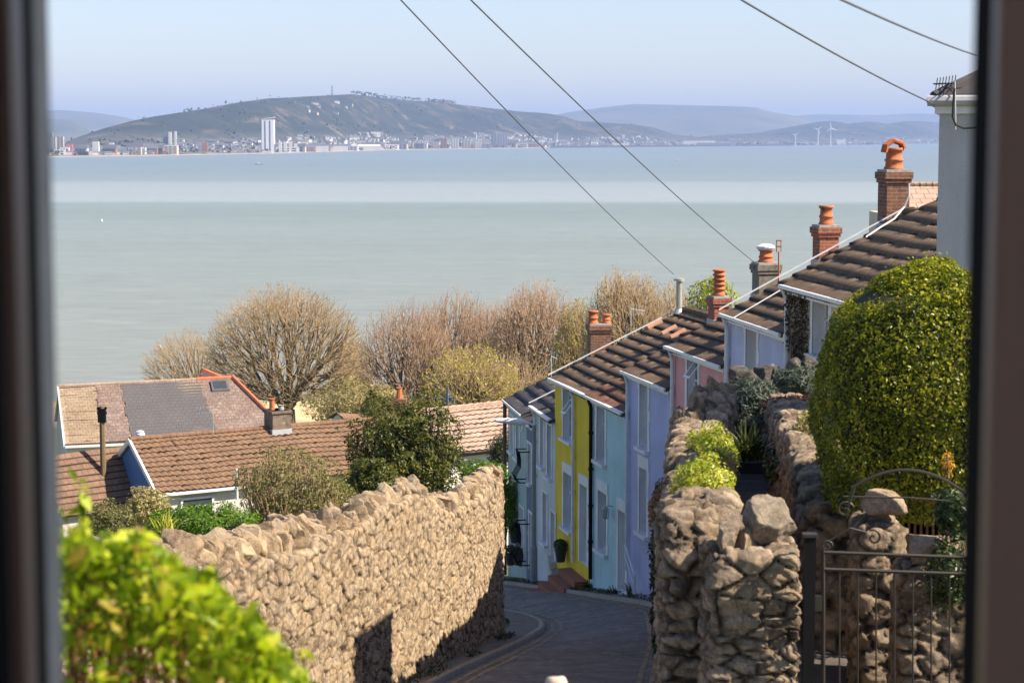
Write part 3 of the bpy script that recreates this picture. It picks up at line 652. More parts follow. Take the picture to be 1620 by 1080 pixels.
# chimneys: on the party-wall ridges
def chim_at(h, px, pyt, pyb, Y, wpx, m, potl, wy=.45, cap=.05):
    c = P(px, pyb, Y); R = Matrix.Rotation(-h.ang, 4, 'Z'); q = R @ (c - Vector((h.A.x, h.A.y, h.zb))); zt = ZP(pyt, Y) - h.zb; wd = wpx / F * Y * .86
    return chimney(h.o, q.x, q.y, q.z - .35, zt, wy, wd, m, potl, cap)
chim_at(hy, 1137, 471, 500, 51.4, 29, BRICK, [(0, 0, .68, 'louvre', .155)], .5)
chim_at(hp, 1211, 418, 460, 48.6, 39, M_noise('grey_stone_stack', (.13, .11, .085), (.26, .23, .18), 7, c3=(.07, .06, .05)), [(0, 0, .34, 'pot', .17)], .5)
chim_at(hk, 1306, 359, 405, 44.8, 37, BRICK, [(0, 0, .45, 'pot', .15)], .45)
chim_at(hl, 1413, 272, 348, 40.9, 43, BRICKD, [(-.02, 0, .46, 'pot', .18)], .55)
chim_at(hg, 948, 514, 560, 61.5, 38, BRICKD, [(-.02, .23, .3, 'pot', .13), (.0, -.2, .42, 'pot', .15)], .5)
def local(h, v): return Matrix.Rotation(-h.ang, 4, 'Z') @ (Vector(v) - Vector((h.A.x, h.A.y, h.zb)))
# white cowl on the stone stack, broken hood on the tallest, steel flue on the yellow ridge
c = local(hp, P(1211, 418, 48.6)); mb = MB(); mb.lathe((c.x, c.y, c.z + .36), [(.2, 0), (.23, .04), (.23, .08), (.14, .13), (.02, .15)], 14); mb.obj('chimney_cowl', WHITEG, hp.o)
c = local(hl, P(1413, 272, 40.9)); mb = MB()
for dx in (-.1, .0, .1): mb.tube([(c.x + dx, c.y - .2, c.z + .40), (c.x + dx, c.y - .17, c.z + .54), (c.x + dx, c.y - .02, c.z + .64), (c.x + dx, c.y + .16, c.z + .58), (c.x + dx, c.y + .2, c.z + .48)], .045, 6)
mb.obj('chimney_hood', TERRA, hl.o)
c = local(hy, P(1074, 490, 54.7)); mb = MB(); mb.lathe((c.x, c.y, c.z - .1), [(.17, 0), (.09, .12), (.085, .15), (.085, .86), (.07, .87), (.07, .9), (.15, .9), (.15, .96), (.05, .99)], 14); mb.obj('flue_pipe', M_plain('steel_flue', (.45, .43, .38), .35, .4), hy.o)
# loose ridge tiles lying on the roof
for (px, py) in ((1036, 514), (1059, 523), (1073, 529)):
    Y = 51.5; c = P(px, py, Y); q = local(hy, c); q.z = hy.H + .06 + q.y * .47
    # move along the sight line until it meets the roof plane
    for _ in range(40):
        c = P(px, py, Y); q = local(hy, c); dzz = q.z - (hy.H + .12 + q.y * .47); Y += dzz * 3.0
    M_ = Matrix.Rotation(-hy.ang, 3, 'Z'); dv = Vector((0, .2, .2 * .47)); mb = MB(); mb.tube([q - dv, q + dv], [.085, .095], 10); ob = mb.obj('loose_ridge_tile', M_noise('pale_clay', (.45, .22, .15), (.55, .3, .2), 6), hy.o)

def onroof(px, py, h, tanp, Y, up=.1):
    for _ in range(60):
        q = local(h, P(px, py, Y)); Y += (q.z - (h.H + up + q.y * tanp)) * 1.5
    return P(px, py, Y)
cb = MB(); pts = [(1438, 290), (1438, 310), (1430, 328)]
lv = [P(x, y, 40.3) for x, y in pts] + [P(x, y, 39.5 - i * .55) for i, (x, y) in enumerate([(1415, 346), (1392, 360), (1370, 375)])]
cb.tube(lv, .016, 5)
tag1(cb.obj('cable', WHITEG), 'white cable dropping from the tall brown chimney over the tiles', 'cable')
cb = MB(); a = onroof(1160, 503, hl, .53, 39.5, .16); b = onroof(1238, 457, hl, .53, 37.5, .16); cb.tube([a, a.lerp(b, .5), b], .014, 5)
tag1(cb.obj('cable', WHITEG), 'white cable lying across the tiles of the lavender cottage', 'cable')
# wall lamps, lamp post
def lantern(px, py, h, label, col=BLACK):
    Y = h.A.y + h.dx.y * h.lx(px); t = empty('wall_lantern', label, 'wall lantern', P(px, py, Y), h.ang, 'wall lanterns beside the doors')
    mb = MB(); mb.tube([(0, .02, .12), (0, -.1, .16), (0, -.2, .12)], .012, 6); mb.box((-.04, -.0, .04), (.04, .03, .2)); mb.obj('bracket', col, t)
    mb = MB()
    for a in (-1, 1):
        for b in (-1, 1): mb.tube([(a * .055, -.2 + b * .055, -.14), (a * .075, -.2 + b * .075, .06)], .008, 4)
    mb.lathe((0, -.2, .06), [(.11, 0), (.05, .05), (.015, .08)], 6); mb.lathe((0, -.2, -.17), [(.03, 0), (.075, .03)], 6); mb.obj('cage', col, t)
    MB().lathe((0, -.2, -.13), [(.045, 0), (.062, .18)], 6).obj('glass', M_plain('lantern_glass', (.4, .42, .4), .1), t)
lantern(970, 809, hb, 'silver grey lantern on the blue wall beside the door', M_plain('silver_grey', (.3, .31, .32), .4)); lantern(813, 806, hg, 'black iron lantern on the pale green wall')
gz = tz(XP(845, 54.6), 54.6)
lp = empty('street_lamp', 'slim grey street lamp with a white head in front of the slate blue house', 'street lamp', (XP(845, 54.6), 54.6, gz))
top = ZP(672, 54.6) - gz
GP = M_plain('lamp_post_grey', (.24, .26, .27), .5)
MB().tube([(0, 0, 0), (0, 0, 1.1), (0, 0, 1.15), (0, 0, top)], [.105, .1, .065, .05], 10).obj('post', GP, lp)
MB().tube([(0, 0, top - .02), (-.12, 0, top + .05), (-.3, -.02, top + .08)], .03, 8).obj('arm', WHITEG, lp)
mb = MB(); mb.tube([(-.2, 0, top + .05), (-.35, -.01, top + .08), (-.7, -.02, top + .12), (-1.05, -.03, top + .13), (-1.12, -.03, top + .125)], [.045, .1, .085, .05, .02], 10); mb.tube([(-.28, -.01, top + .05), (-.34, -.01, top - .2)], .035, 8); mb.obj('lamp_head', WHITEG, lp)
# curved iron balconets on the narrow house
def balconet(px, p0_, p1_, label):
    x = hs.lx(px); Y = hs.A.y + hs.dx.y * x; base = P(px, p1_, Y); hh = (ZP(p0_, Y) - base.z); t = empty('balcony_rail', label, 'railing', base, hs.ang, 'bowed iron rails on the slate blue house')
    r_ = MB(); b_ = MB()
    for z in (0, hh): r_ = MB(); r_.box((-.22, -.32, z), (.42, -.29, z + .03)); r_.box((-.22, -.3, z), (-.19, -.0, z + .03)); r_.box((.39, -.3, z), (.42, 0, z + .03)); r_.obj('rail', BLACK, t)
    for k in range(6):
        xx = -.2 + k * .12; b_.tube([(xx, -.3, hh), (xx, -.26, hh * .75), (xx, -.27, hh * .5), (xx, -.42, hh * .22), (xx, -.32, .02)], .012, 5)
    b_.obj('bars', BLACK, t)
balconet(834, 712, 760, 'black bowed iron rail at the upper window beside the lamp post'); balconet(834, 825, 890, 'black bowed iron rail low on the house beside the lamp post')
# steps, white plinth post, handrail
st = empty('brick_steps', 'red brick steps rising to the yellow cottage door', 'steps', (XP(905, 52), 52.0, tz(XP(905, 52), 52) - .1), hy.ang)
mb = MB()
for k in range(4): mb.box((-.2 , -1.15 + k * .28, 0), (1.5, .1, .16 + k * .17))
mb.obj('treads', BRICK, st)
wp = empty('gate_post', 'leaning whitewashed stone post beside the brick steps', 'post', (XP(877, 52.3), 52.3, tz(XP(877, 52.3), 52.3) - .1))
rocks('stonework', [((0, 0, .35), (.34, .3, .85), .2, (.0, -.05)), ((-.05, .0, .8), (.3, .28, .5), .4, (.05, -.1))], C_W, wp, 33, 4, .06)
Yh = hp.A.y - .6; hr = empty('handrail', 'short white timber handrail against the violet cottage', 'handrail', P(1003, 895, 46.2), hp.ang)
mb = MB(); mb.tube([(-.35, -.12, .45), (.45, -.12, -.12)], .03, 6); mb.tube([(.45, -.12, -.12), (.45, -.12, -.6)], .035, 6); mb.tube([(-.35, -.12, .2), (.4, -.12, -.35)], .025, 6); mb.obj('rails', WHITEG, hr)

# white building behind the hedge at the right
wx0 = XP(1478, 22); zt = ZP(180, 22)
C_WG = M_render('shade_greyed_roughcast', (.46, .46, .47), .3, .45, 50)  # white wall; its base colour is greyed to stand in for shade
wb = empty('house', 'tall white roughcast house, its colour greyed as in shade, with a hipped slate roof at the right edge', 'house', (wx0, 22, -4.5), math.radians(-13.5))
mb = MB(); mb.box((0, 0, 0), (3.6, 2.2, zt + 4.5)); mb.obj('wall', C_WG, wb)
mb = MB(); mb.box((-.05, -.04, zt + 4.5), (3.7, 2.25, zt + 4.62)); mb.obj('fascia', WHITEG, wb)
H0 = zt + 4.62
mb = MB(); mb.tube([(-.13, -.08, H0 + .02), (3.7, -.08, H0 + .02)], .06, 8); mb.tube([(-.09, -.08, H0 + .02), (-.09, 2.2, H0 + .02)], .055, 8); mb.obj('gutter', M_plain('grey_gutter', (.4, .4, .42), .4), wb)
mb = MB(); a, b, c, d = (-.06, -.05, H0 + .06), (3.7, -.05, H0 + .06), (3.7, 2.25, H0 + .06), (-.06, 2.25, H0 + .06); e, f = (1.3, 1.1, H0 + .75), (2.4, 1.1, H0 + .75)
mb.add([a, b, c, d, e, f], [(0, 1, 5, 4), (1, 2, 5), (2, 3, 4, 5), (3, 0, 4)]); mb.tube([a, e], .07, 6); mb.tube([d, e], .07, 6); rfo = mb.obj('roof', ROOFS, wb)
ae = empty('tv_aerial', 'television aerial on a pale pole fixed to the tall white house', 'aerial', P(1511, 205, 21.8))
A0 = P(1511, 205, 21.8)
mb = MB(); mb.tube([Vector(P(x, y, 21.8)) - A0 for x, y in ((1511, 205), (1511, 190), (1510, 128))], .012, 6); mb.obj('mast', LEAD, ae)
mb = MB(); mb.tube([P(1510, 132, 21.8) - A0, P(1478, 133, 22.6) - A0], .01, 5)
for k in range(7):
    q = P(1509, 132, 21.8).lerp(P(1478, 133, 22.6), k / 6.5) - A0; mb.tube([q + Vector((0, -.0, -.09 + .004 * k)), q + Vector((.02, .0, .09 - .004 * k))], .006, 4); mb.tube([q + Vector((-.05, -.1, 0)), q + Vector((.05, .1, 0))], .006, 4)
mb.tube([P(1510, 150, 21.8) - A0, P(1498, 134, 22.1) - A0], .008, 5); mb.obj('dipoles', IRON, ae)
mb = MB(); pts = [P(x, y, 21.75) for x, y in ((1510, 140), (1508, 165), (1507, 185), (1512, 198), (1525, 203), (1545, 202))]; mb.tube([p - A0 for p in pts], .012, 6); mb.obj('lead_wire', IRON, ae)
# grey roof behind the tall chimney
bh = empty('house', 'far house showing only a grey tiled roof behind the tall brown chimney', 'house', P(1430, 340, 46))
q0 = P(1430, 340, 46); mb = MB(); mb.add([P(1425, 345, 46) - q0, P(1520, 345, 46) - q0, P(1520, 294, 48) - q0, P(1436, 294, 48) - q0, P(1425, 345, 50) - q0, P(1520, 345, 50) - q0], [(0, 1, 2, 3), (3, 2, 5, 4), (0, 3, 4), (1, 5, 2)]); mb.obj('roof', ROOFT, bh)
mb = MB(); mb.box((-.1, .1, -3), (1.4, 3.9, -.05)); mb.obj('wall', C_C, bh)
mb = MB(); x = 1436
while x < 1515: mb.tube([P(x, 294, 48) - q0 + Vector((0, 0, .03)), P(x + 9, 294, 48) - q0 + Vector((0, 0, .05))], .06, 6); x += 10
mb.obj('ridge', ROOFT, bh)
# pole lantern by the stone stack, aerials
q0 = P(1232, 455, 46); t = empty('pole_lantern', 'rusty thin pole with a small cage lantern beside the stone chimney', 'pole', q0)
mb = MB(); mb.tube([(0, 0, 0), P(1232, 398, 46) - q0], .018, 6); mb.obj('pole', TERRA, t)
mb = MB(); 
for dx in (-.05, .05): mb.tube([P(1232, 399, 46) - q0 + Vector((dx, 0, 0)), P(1232, 381, 46) - q0 + Vector((dx, 0, 0))], .012, 4)
mb.box(tuple(P(1232, 390, 46) - q0 - Vector((.06, .06, .02))), tuple(P(1232, 390, 46) - q0 + Vector((.06, .06, .02)))); mb.box(tuple(P(1232, 381, 46) - q0 - Vector((.06, .06, .01))), tuple(P(1232, 381, 46) - q0 + Vector((.06, .06, .02)))); mb.obj('cage', TERRA, t)
def yagi(px, pyb, pyt, Y, label, dirpx=-30, el=6):
    q0 = P(px, pyb, Y); t = empty('tv_aerial', label, 'aerial', q0); mb = MB(); tp = P(px, pyt, Y) - q0; mb.tube([(0, 0, -.1), tp], .016, 5); mb.obj('mast', LEAD, t)
    mb = MB(); e_ = P(px + dirpx, pyt + 4, Y + .5) - q0; mb.tube([tp, e_], .012, 4)
    for k in range(el): q = tp.lerp(e_, k / (el - 1)); mb.tube([q - Vector((.02, .02, .16)), q + Vector((.02, .02, .16))], .008, 4)
    mb.obj('dipoles', LEAD, t)
yagi(337, 682, 646, 84, 'thin television aerial standing before the plain grey slates', -26); yagi(998, 510, 488, 58, 'television aerial poking up behind the big brown roof', 22); yagi(872, 600, 563, 56, 'small aerial at the lowest corner of the yellow cottage roof', 8, 3)
# overhead wires
WIREM = M_plain('grey_cable', (.09, .09, .1), .6)
def wire(a, b, sag, r, label):
    a, b = P(*a), P(*b); d = b - a; a = a - d * .12; pts = [a.lerp(b, t) - Vector((0, 0, sag * 4 * t * (1 - t))) for t in np.linspace(0, 1, 24)]
    mb = MB(); mb.tube(pts, r, 5); props(mb.obj('overhead_wire', WIREM), label, 'wire', 'overhead telephone wires')
wire((640, 0, 22), (1066, 434, 54.7), .12, .009, 'overhead wire running down to the steel flue on the yellow cottage'); wire((752, 0, 20), (1196, 417, 48.4), .12, .009, 'overhead wire running down to the stone chimney with the white cowl')
wire((1178, 0, 14), (1478, 165, 21.9), .035, .008, 'overhead wire running to the corner of the tall white house'); wire((1336, 0, 9), (1545, 88, 16), .015, .006, 'short overhead wire in the top right corner, above the aerial')

# ------------------------------------------------------------------ bungalows below the lane
def row(name, label, rA, rB, eA, rm, wallm, Hw=3.0, gauge=.33, roll=.3, cat='house', W2=None, ramp_=.055, sag=.06, hip=0):
    "rA, rB: ends of the ridge; eA: foot of the front slope under rA"
    rA, rB, eA = Vector(rA), Vector(rB), Vector(eA); u = (rB - rA); L = math.hypot(u.x, u.y); rise = (rB.z - rA.z) / L
    ang = math.atan2(u.y, u.x); c, s_ = math.cos(ang), math.sin(ang); d = eA - rA; run = abs(-(-s_ * d.x + c * d.y)); tanp = -d.z / run
    t = empty(name, label, cat, (rA.x, rA.y, rA.z + d.z - Hw), ang)
    base_z = Hw; W = run
    r = roof_mesh('roof', L, 0, 0, tanp, rm, t, gauge=gauge, roll=roll, x0=0, y0=-W, res_x=.06 if roll else .3, sag=sag, ramp_=ramp_, step=.045)
    co = np.empty(len(r.data.vertices) * 3, np.float32); r.data.vertices.foreach_get('co', co); co = co.reshape(-1, 3); co[:, 2] += Hw + W * tanp + co[:, 0] * rise
    if hip: # pull the far upper corner in for a hipped end
        f = np.clip((co[:, 1] + W) / W, 0, 1); lim = L - hip * f; co[:, 0] = np.minimum(co[:, 0], lim)
    r.data.vertices.foreach_set('co', co.ravel()); r.data.update()
    zr = Hw + W * tanp; mb = MB(); g = .15
    mb.add([(g, -W + .25, -2), (L - g, -W + .25, -2), (L - g, -W + .25, Hw + rise * L - .08), (g, -W + .25, Hw - .08)], [(0, 1, 2, 3)])
    mb.add([(g, -W + .25, -2), (g, W - .25, -2), (g, W - .25, Hw - .08), (g, 0, zr - .15), (g, -W + .25, Hw - .08)], [(4, 3, 2, 1, 0)])
    xe = L - g - hip; mb.add([(L - g, -W + .25, -2), (L - g, W - .25, -2), (L - g, W - .25, Hw + rise * L - .1), (xe, 0, zr + rise * L - .2), (L - g, -W + .25, Hw + rise * L - .1)], [(0, 1, 2, 3, 4)])
    mb.obj('wall', wallm, t)
    mb = MB(); mb.add([(0, 0, zr), (L - hip, 0, zr + rise * L), (L, W, Hw + rise * L), (0, W, Hw)], [(0, 1, 2, 3)]); mb.obj('rear_slope', rm, r)
    return t, r, L, W, zr, rise, tanp
WH2 = M_render('warm_white_render', (.66, .62, .55), .2, .3)
ra, rb2, ea = P(205, 697, 84), P(640, 661, 91), P(234, 783, 81.2)
tA, rA_, LA, WA, zA, riA, tpA = row('bungalow', 'long orange brown pantiled bungalow with a blue gable end and a chimney mid ridge', ra, rb2, ea, ROOFM, WH2, 2.6)
BLUE = M_render('deep_blue_render', (.10, .19, .42), .1, .2)
mb = MB(); mb.add([(.10, -WA + .2, -2), (.10, WA, -2), (.10, WA, 2.5), (.10, 0, zA - .12), (.10, -WA + .2, 2.5)], [(4, 3, 2, 1, 0)]); mb.obj('blue_gable', BLUE, tA)
mb = MB(); mb.add(*bar((-.02, -WA, 2.56), (-.02, 0, zA + .0), .05, .22)); mb.add(*bar((-.02, 0, zA), (-.02, WA, 2.56), .05, .22)); mb.obj('bargeboard', WHITEG, tA)
mb = MB(); x = 0
while x < LA - .4: mb.tube([(x, 0, zA + riA * x + .06), (x + .42, 0, zA + riA * (x + .4) + .07)], .12, 8); x += .42
mb.obj('ridge', ROOFM, rA_)
mb = MB(); mb.box((0, -WA - .12, 2.5), (5.2, -WA - .0, 2.6)); mb.obj('gutter', WHITEG, rA_)
# window under the eave
mb = MB(); wx_, wz = 1.9, 1.3
f = MB(); y = -WA + .2
f.box((1.1, y - .06, 1.35), (1.2, y, 2.3)); f.box((2.5, y - .06, 1.35), (2.6, y, 2.3)); f.box((1.2, y - .06, 2.2), (2.5, y, 2.3)); f.box((1.2, y - .06, 1.85), (2.5, y, 1.93)); f.box((1.2, y - .06, 1.35), (2.5, y, 1.45)); wf = f.obj('window', WHITEG, tA)
MB().box((1.2, y - .03, 1.45), (2.5, y - .01, 2.2)).obj('pane', GLASS, wf)
def stack(t, L0, px, pyt, Yt, wx_, wy_, h0, x, y, z, m, pot):
    mb = MB(); mb.box((x - wx_ / 2, y - wy_ / 2, z - .5), (x + wx_ / 2, y + wy_ / 2, z + h0)); mb.box((x - wx_ / 2 - .06, y - wy_ / 2 - .06, z + h0 - .12), (x + wx_ / 2 + .06, y + wy_ / 2 + .06, z + h0))
    c = mb.obj('chimney', m, t); mf = MB(); mf.box((x - wx_ / 2 - .05, y - wy_ / 2 - .06, z - .6), (x + wx_ / 2 + .05, y + wy_ / 2 + .05, z + .02)); mf.obj('flashing', LEAD, c)
    for (dx, dy, hh, mm) in pot: MB().lathe((x + dx, y + dy, z + h0), [(.14, 0), (.12, .1), (.11, hh * .8), (.15, hh)], 12).obj('chimney_pot', mm, c)
xc = 6.9; stack(tA, LA, 0, 0, 0, .85, .9, .85, xc, 0, zA + riA * xc, M_noise('blackened_stack', (.09, .07, .055), (.24, .18, .13), 4, c3=(.3, .23, .16)), [(-.2, .1, .5, TERRA), (.15, -.1, .2, CEMENT)])
for (x, yf) in ((11.0, -.5), (10.2, -.45)):
    yy = yf * WA; mb = MB(); mb.lathe((x, yy, zA + riA * x + yy * tpA - .05), [(.1, 0), (.07, .1), (.07, .35), (.1, .36), (.1, .45), (.03, .5)], 10); mb.obj('roof_vent', BLACK, tA)
# small flue at left end
mb = MB(); mb.lathe((.6, .3, zA - .1), [(.1, 0), (.1, .25), (.2, .26), (.2, .32), (.12, .4), (.18, .42), (.1, .46)], 12); mb.obj('flue', WHITEG, tA)
# lower roof to the left
tB, rB_, LB, WB, zB, riB, tpB = row('bungalow', 'brown tiled bungalow roof at the left edge, lower than the blue gable', P(60, 722, 83), P(193, 706, 85.5), P(20, 830, 80), ROOFN, WH2, 2.6, gauge=.33, roll=0)
# slate roofed house behind
rC0, rC1 = P(92, 613, 112), P(368, 599, 114.8)
tC, rC_, LC, WC, zC, riC, tpC = row('slate_house', 'long slate roofed house of three tones with red hip tiles and a skylight', rC0, rC1, P(104, 704, 107.5), ROOFO, WH2, 3.0, gauge=.28, roll=0, hip=0)
def patch(t, L, W, z, ri, tp, x0a, x1a, x0b, x1b, m, nm, dz=.05):
    "slate area on the same slope: x range at the ridge and at the eave"
    n = 16; mb = MB(); V = []
    for k in range(n + 1):
        f = k / n; yy = -W * (1 - f); a = x0b + (x0a - x0b) * f; b = x1b + (x1a - x1b) * f
        jj = (hash3(np.array([[k, 3, 5 + int(x0a * 10)]]), 3)[0] - .5) * .22
        for x in (a + jj, b + (jj if b < L - .1 else 0)): V.append((x, yy, z + ri * x + yy * tp + dz))
    mb.add(V, [(2 * i, 2 * i + 1, 2 * i + 3, 2 * i + 2) for i in range(n)]); return mb.obj(nm, m, t)
sc = LC / (368 - 92)
patch(rC_, LC, WC, zC, riC, tpC, (190 - 92) * sc, (313 - 92) * sc, (205 - 106) * sc, (338 - 106) * sc, ROOFG, 'grey_slates', .08)
patch(rC_, LC, WC, zC, riC, tpC, (313 - 92) * sc, LC - .02, (338 - 106) * sc, LC - .02, ROOFP, 'purple_slates', .075)
patch(rC_, LC, WC, zC, riC, tpC, (150 - 92) * sc, (190 - 92) * sc, (165 - 106) * sc, (205 - 106) * sc, ROOFP, 'purple_slates', .07)
# hipped end
mb = MB(); E0 = (LC, 0, zC + riC * LC + .06); E1 = (LC - .02, -WC, 3.0 + riC * LC + .06); hx = 2.3; E2 = (LC + hx, -WC, 3.0 + riC * LC + .06); E3 = (LC + hx, WC, 3 + riC * LC)
mb.add([E0, E1, E2], [(0, 1, 2)]); mb.add([E0, E2, E3], [(0, 1, 2)]); hp_ = mb.obj('hip_slope', ROOFP, rC_)
mb = MB(); n = 9
RED = M_noise('red_ridge_tile', (.42, .13, .07), (.52, .18, .1), 4, .8)
for k in range(n): a, b = Vector(E0).lerp(Vector(E2), k / n), Vector(E0).lerp(Vector(E2), (k + 1.05) / n); mb.tube([a + Vector((0, 0, .05)), b + Vector((0, 0, .07))], .14, 7)
x = LC - 2.1
while x < LC - .1: mb.tube([(x, 0, zC + riC * x + .06), (x + .44, 0, zC + riC * (x + .4) + .08)], .13, 7); x += .42
mb.obj('red_ridge', RED, rC_)
mb = MB(); x = 0
while x < LC - 2.2: mb.tube([(x, 0, zC + riC * x + .05), (x + .44, 0, zC + riC * (x + .4) + .07)], .11, 7); x += .42
mb.obj('ridge', ROOFT, rC_)
mb = MB(); mb.add([(LC - .2, -WC + .25, -2), (LC + hx - .3, -WC + .25, -2), (LC + hx - .3, -WC + .25, 2.95), (LC - .2, -WC + .25, 2.95)], [(0, 1, 2, 3)]); mb.add([(LC + hx - .3, -WC + .25, -2), (LC + hx - .3, WC, -2), (LC + hx - .3, WC, 2.95), (LC + hx - .3, -WC + .25, 2.95)], [(0, 1, 2, 3)]); mb.obj('hip_wall', WH2, tC)
mb = MB(); mb.box((0, -WC - .1, 2.85), (LC * .4, -WC, 2.98)); mb.add(*bar((-.03, -WC, 3.0), (-.03, 0, zC), .05, .25)); mb.obj('bargeboard', WHITEG, tC)
MB().box((LC * .62, -WC - .1, 2.9 + riC * LC * .8), (LC + hx, -WC, 3.05 + riC * LC * .8)).obj('gutter', WHITEG, tC)
def skylight(x0, x1, f0, f1):
    V = []; 
    for (x, f) in ((x0, f0), (x1, f0), (x1, f1), (x0, f1)): yy = -WC * f; V.append(Vector((x, yy, zC + riC * x + yy * tpC + .2)))
    mb = MB(); mb.add([v for v in V] + [v - Vector((0, 0, .16)) for v in V], [(0, 1, 2, 3), (0, 4, 5, 1), (1, 5, 6, 2), (2, 6, 7, 3), (3, 7, 4, 0)]); o = mb.obj('skylight', M_plain('skylight_frame', (.12, .11, .11), .5), rC_)
    c = sum(V, Vector()) / 4; mb = MB(); mb.add([c + (v - c) * .76 + Vector((0, 0, .012)) for v in V], [(0, 1, 2, 3)]); mb.obj('pane', GLASS, o)
skylight(LC - 1.35, LC - .35, .25, .07)
# small dark triangular dormer behind
q0 = P(318, 598, 121); t = empty('outbuilding', 'small dark gabled outbuilding peeping over the red ridge', 'outbuilding', q0)
mb = MB(); mb.add([P(316, 602, 120) - q0, P(322, 586, 121) - q0, P(345, 602, 120) - q0, P(316, 602, 125) - q0, P(322, 586, 125) - q0, P(352, 602, 126) - q0], [(0, 2, 1), (3, 4, 5), (0, 1, 4, 3)]); mb.obj('gable', M_plain('dark_blue_board', (.06, .07, .11), .6), t)
mb = MB(); mb.tube([P(321, 586, 120) - q0, P(356, 601, 120) - q0], .2, 4); mb.tube([P(321, 586, 124) - q0, P(356, 601, 126) - q0], .2, 4); mb.obj('roof', RED, t)
# roof to the right, behind the wall end
tD, rD_, LD, WD, zD, riD, tpD = row('bungalow', 'bungalow with a pale lichen spotted roof between the dark evergreen and the terrace', P(650, 655, 78), P(812, 638, 81), P(640, 728, 75), ROOFT, WH2, 2.4, gauge=.3, roll=.3)
mb = MB(); x = 0
while x < LD: mb.tube([(x, 0, zD + riD * x + .05), (x + .44, 0, zD + riD * x + .08)], .12, 7); x += .43
mb.obj('ridge', ROOFT, rD_)
mb = MB(); mb.box((0, -WD - .08, 2.3), (LD, -WD, 2.4)); mb.obj('gutter', BLACK, rD_)
# small far roofs
tE, rE_, LE_, WE, zE, riE, tpE = row('shed', 'small dark brown roofed shed on the green before the beach', P(532, 652, 132), P(566, 655, 134), P(502, 673, 129), ROOFN, WH2, 2.0, gauge=.4, roll=0)
# chimney of a hidden house
t = empty('chimney_stack', 'lone weathered brick chimney among the bare trees above the evergreen', 'chimney', P(632, 662, 98)); mb = MB(); mb.box((-.3, -.3, -2), (.3, .3, .9)); mb.box((-.36, -.36, .8), (.36, .36, 1.0)); mb.obj('brick_shaft', BRICKD, t); MB().lathe((0, 0, 1), [(.16, 0), (.13, .5), (.17, .55)], 10).obj('chimney_pot', TERRA, t)
# wooden telegraph pole, seafront lamp, white flue
q0 = P(163, 712, 84); t = empty('telegraph_pole', 'brown wooden telegraph pole in front of the slate roof', 'pole', q0 + Vector((0, 0, -4))); 
MB().tube([(0, 0, 0), P(161, 642, 84) - q0 + Vector((0, 0, 4))], [.15, .11], 8).obj('shaft', M_noise('old_wood', (.13, .09, .045), (.2, .14, .08), 5), t)
mb = MB(); tp = P(161, 642, 84) - q0 + Vector((0, 0, 4)); mb.box(tuple(tp - Vector((.16, .12, .7))), tuple(tp + Vector((.16, .12, -.1))))
for k in range(4): mb.lathe(tp + Vector((.16 * (k % 2 * 2 - 1), 0, -.15 - .2 * (k // 2))), [(.05, 0), (.06, .08), (.03, .12)], 6)
mb.obj('terminal_box', BLACK, t)
q0 = P(256, 602, 262); t = empty('street_lamp', 'tall pale seafront lamp post rising among bare branches at the left', 'street lamp', q0 + Vector((0, 0, -6))); hh = (P(256, 548, 262) - q0).z + 6
MB().tube([(0, 0, 0), (0, 0, hh)], [.12, .08], 8).obj('post', WHITEG, t); mb = MB(); mb.tube([(0, 0, hh), (-.25, 0, hh + .15), (-.7, 0, hh + .15)], [.07, .1, .06], 6); mb.obj('lamp_head', WHITEG, t)
q0 = P(375, 790, 60); MBp = MB(); MBp.tube([(0, 0, 0), (0, 0, (P(375, 741, 60) - q0).z)], .045, 8); o = MBp.obj('vent_pipe', WHITEG); o.location = q0; tag1(o, 'white plastic vent pipe standing in the pale shrub', 'pipe')
# play frame / mast (blue) behind roof D
q0 = P(708, 648, 128); t = empty('flagpole', 'dark blue crossed mast beyond the pale roof', 'mast', q0 + Vector((0, 0, -3))); mb = MB(); h1 = (P(708, 612, 128) - q0).z + 3
mb.tube([(0, 0, 0), (0, 0, h1)], .09, 6); mb.tube([(-.9, 0, h1 - .75), (.45, 0, h1 - .7)], .06, 6); mb.tube([(.4, 0, h1 - .7), (.4, 0, h1 - 1.6)], .05, 6); mb.obj('spars', M_plain('navy_paint', (.07, .12, .2), .5), t)

# ------------------------------------------------------------------ vegetation
def leaves(name, C, size, m, parent=None, seed=0, N=None, aspect=.55, up=.3, rnd=None, droop=.0, jit=.35):
    "one folded leaf (two quads) per point"
    rg = np.random.default_rng(seed); n = len(C)
    d = rg.normal(size=(n, 3)); 
    if N is not None: d = d * .75 + N * 1.1
    d[:, 2] += up; d /= np.linalg.norm(d, axis=1)[:, None]
    a = rg.normal(size=(n, 3)); a[:, 2] -= droop; a -= d * (a * d).sum(1)[:, None]; a /= np.linalg.norm(a, axis=1)[:, None]; b = np.cross(d, a)
    s_ = (size * (1 + jit * rg.normal(size=n)).clip(.45, 1.9))[:, None]; wv = s_ * aspect / 2
    p0_ = C - a * s_ * .5; p1 = C + a * s_ * .5; l = C + b * wv + d * wv * .35; r = C - b * wv + d * wv * .35
    V = np.stack([p0_, l, p1, r], 1).reshape(-1, 3); i = np.arange(n)[:, None] * 4
    Fc = np.concatenate([i + np.array([[0, 1, 2]]), i + np.array([[0, 2, 3]])])
    R_ = rg.uniform(size=n) if rnd is None else rnd
    return mesh(name, V, Fc, m, parent, rnd=np.repeat(R_, 4), uv=False)
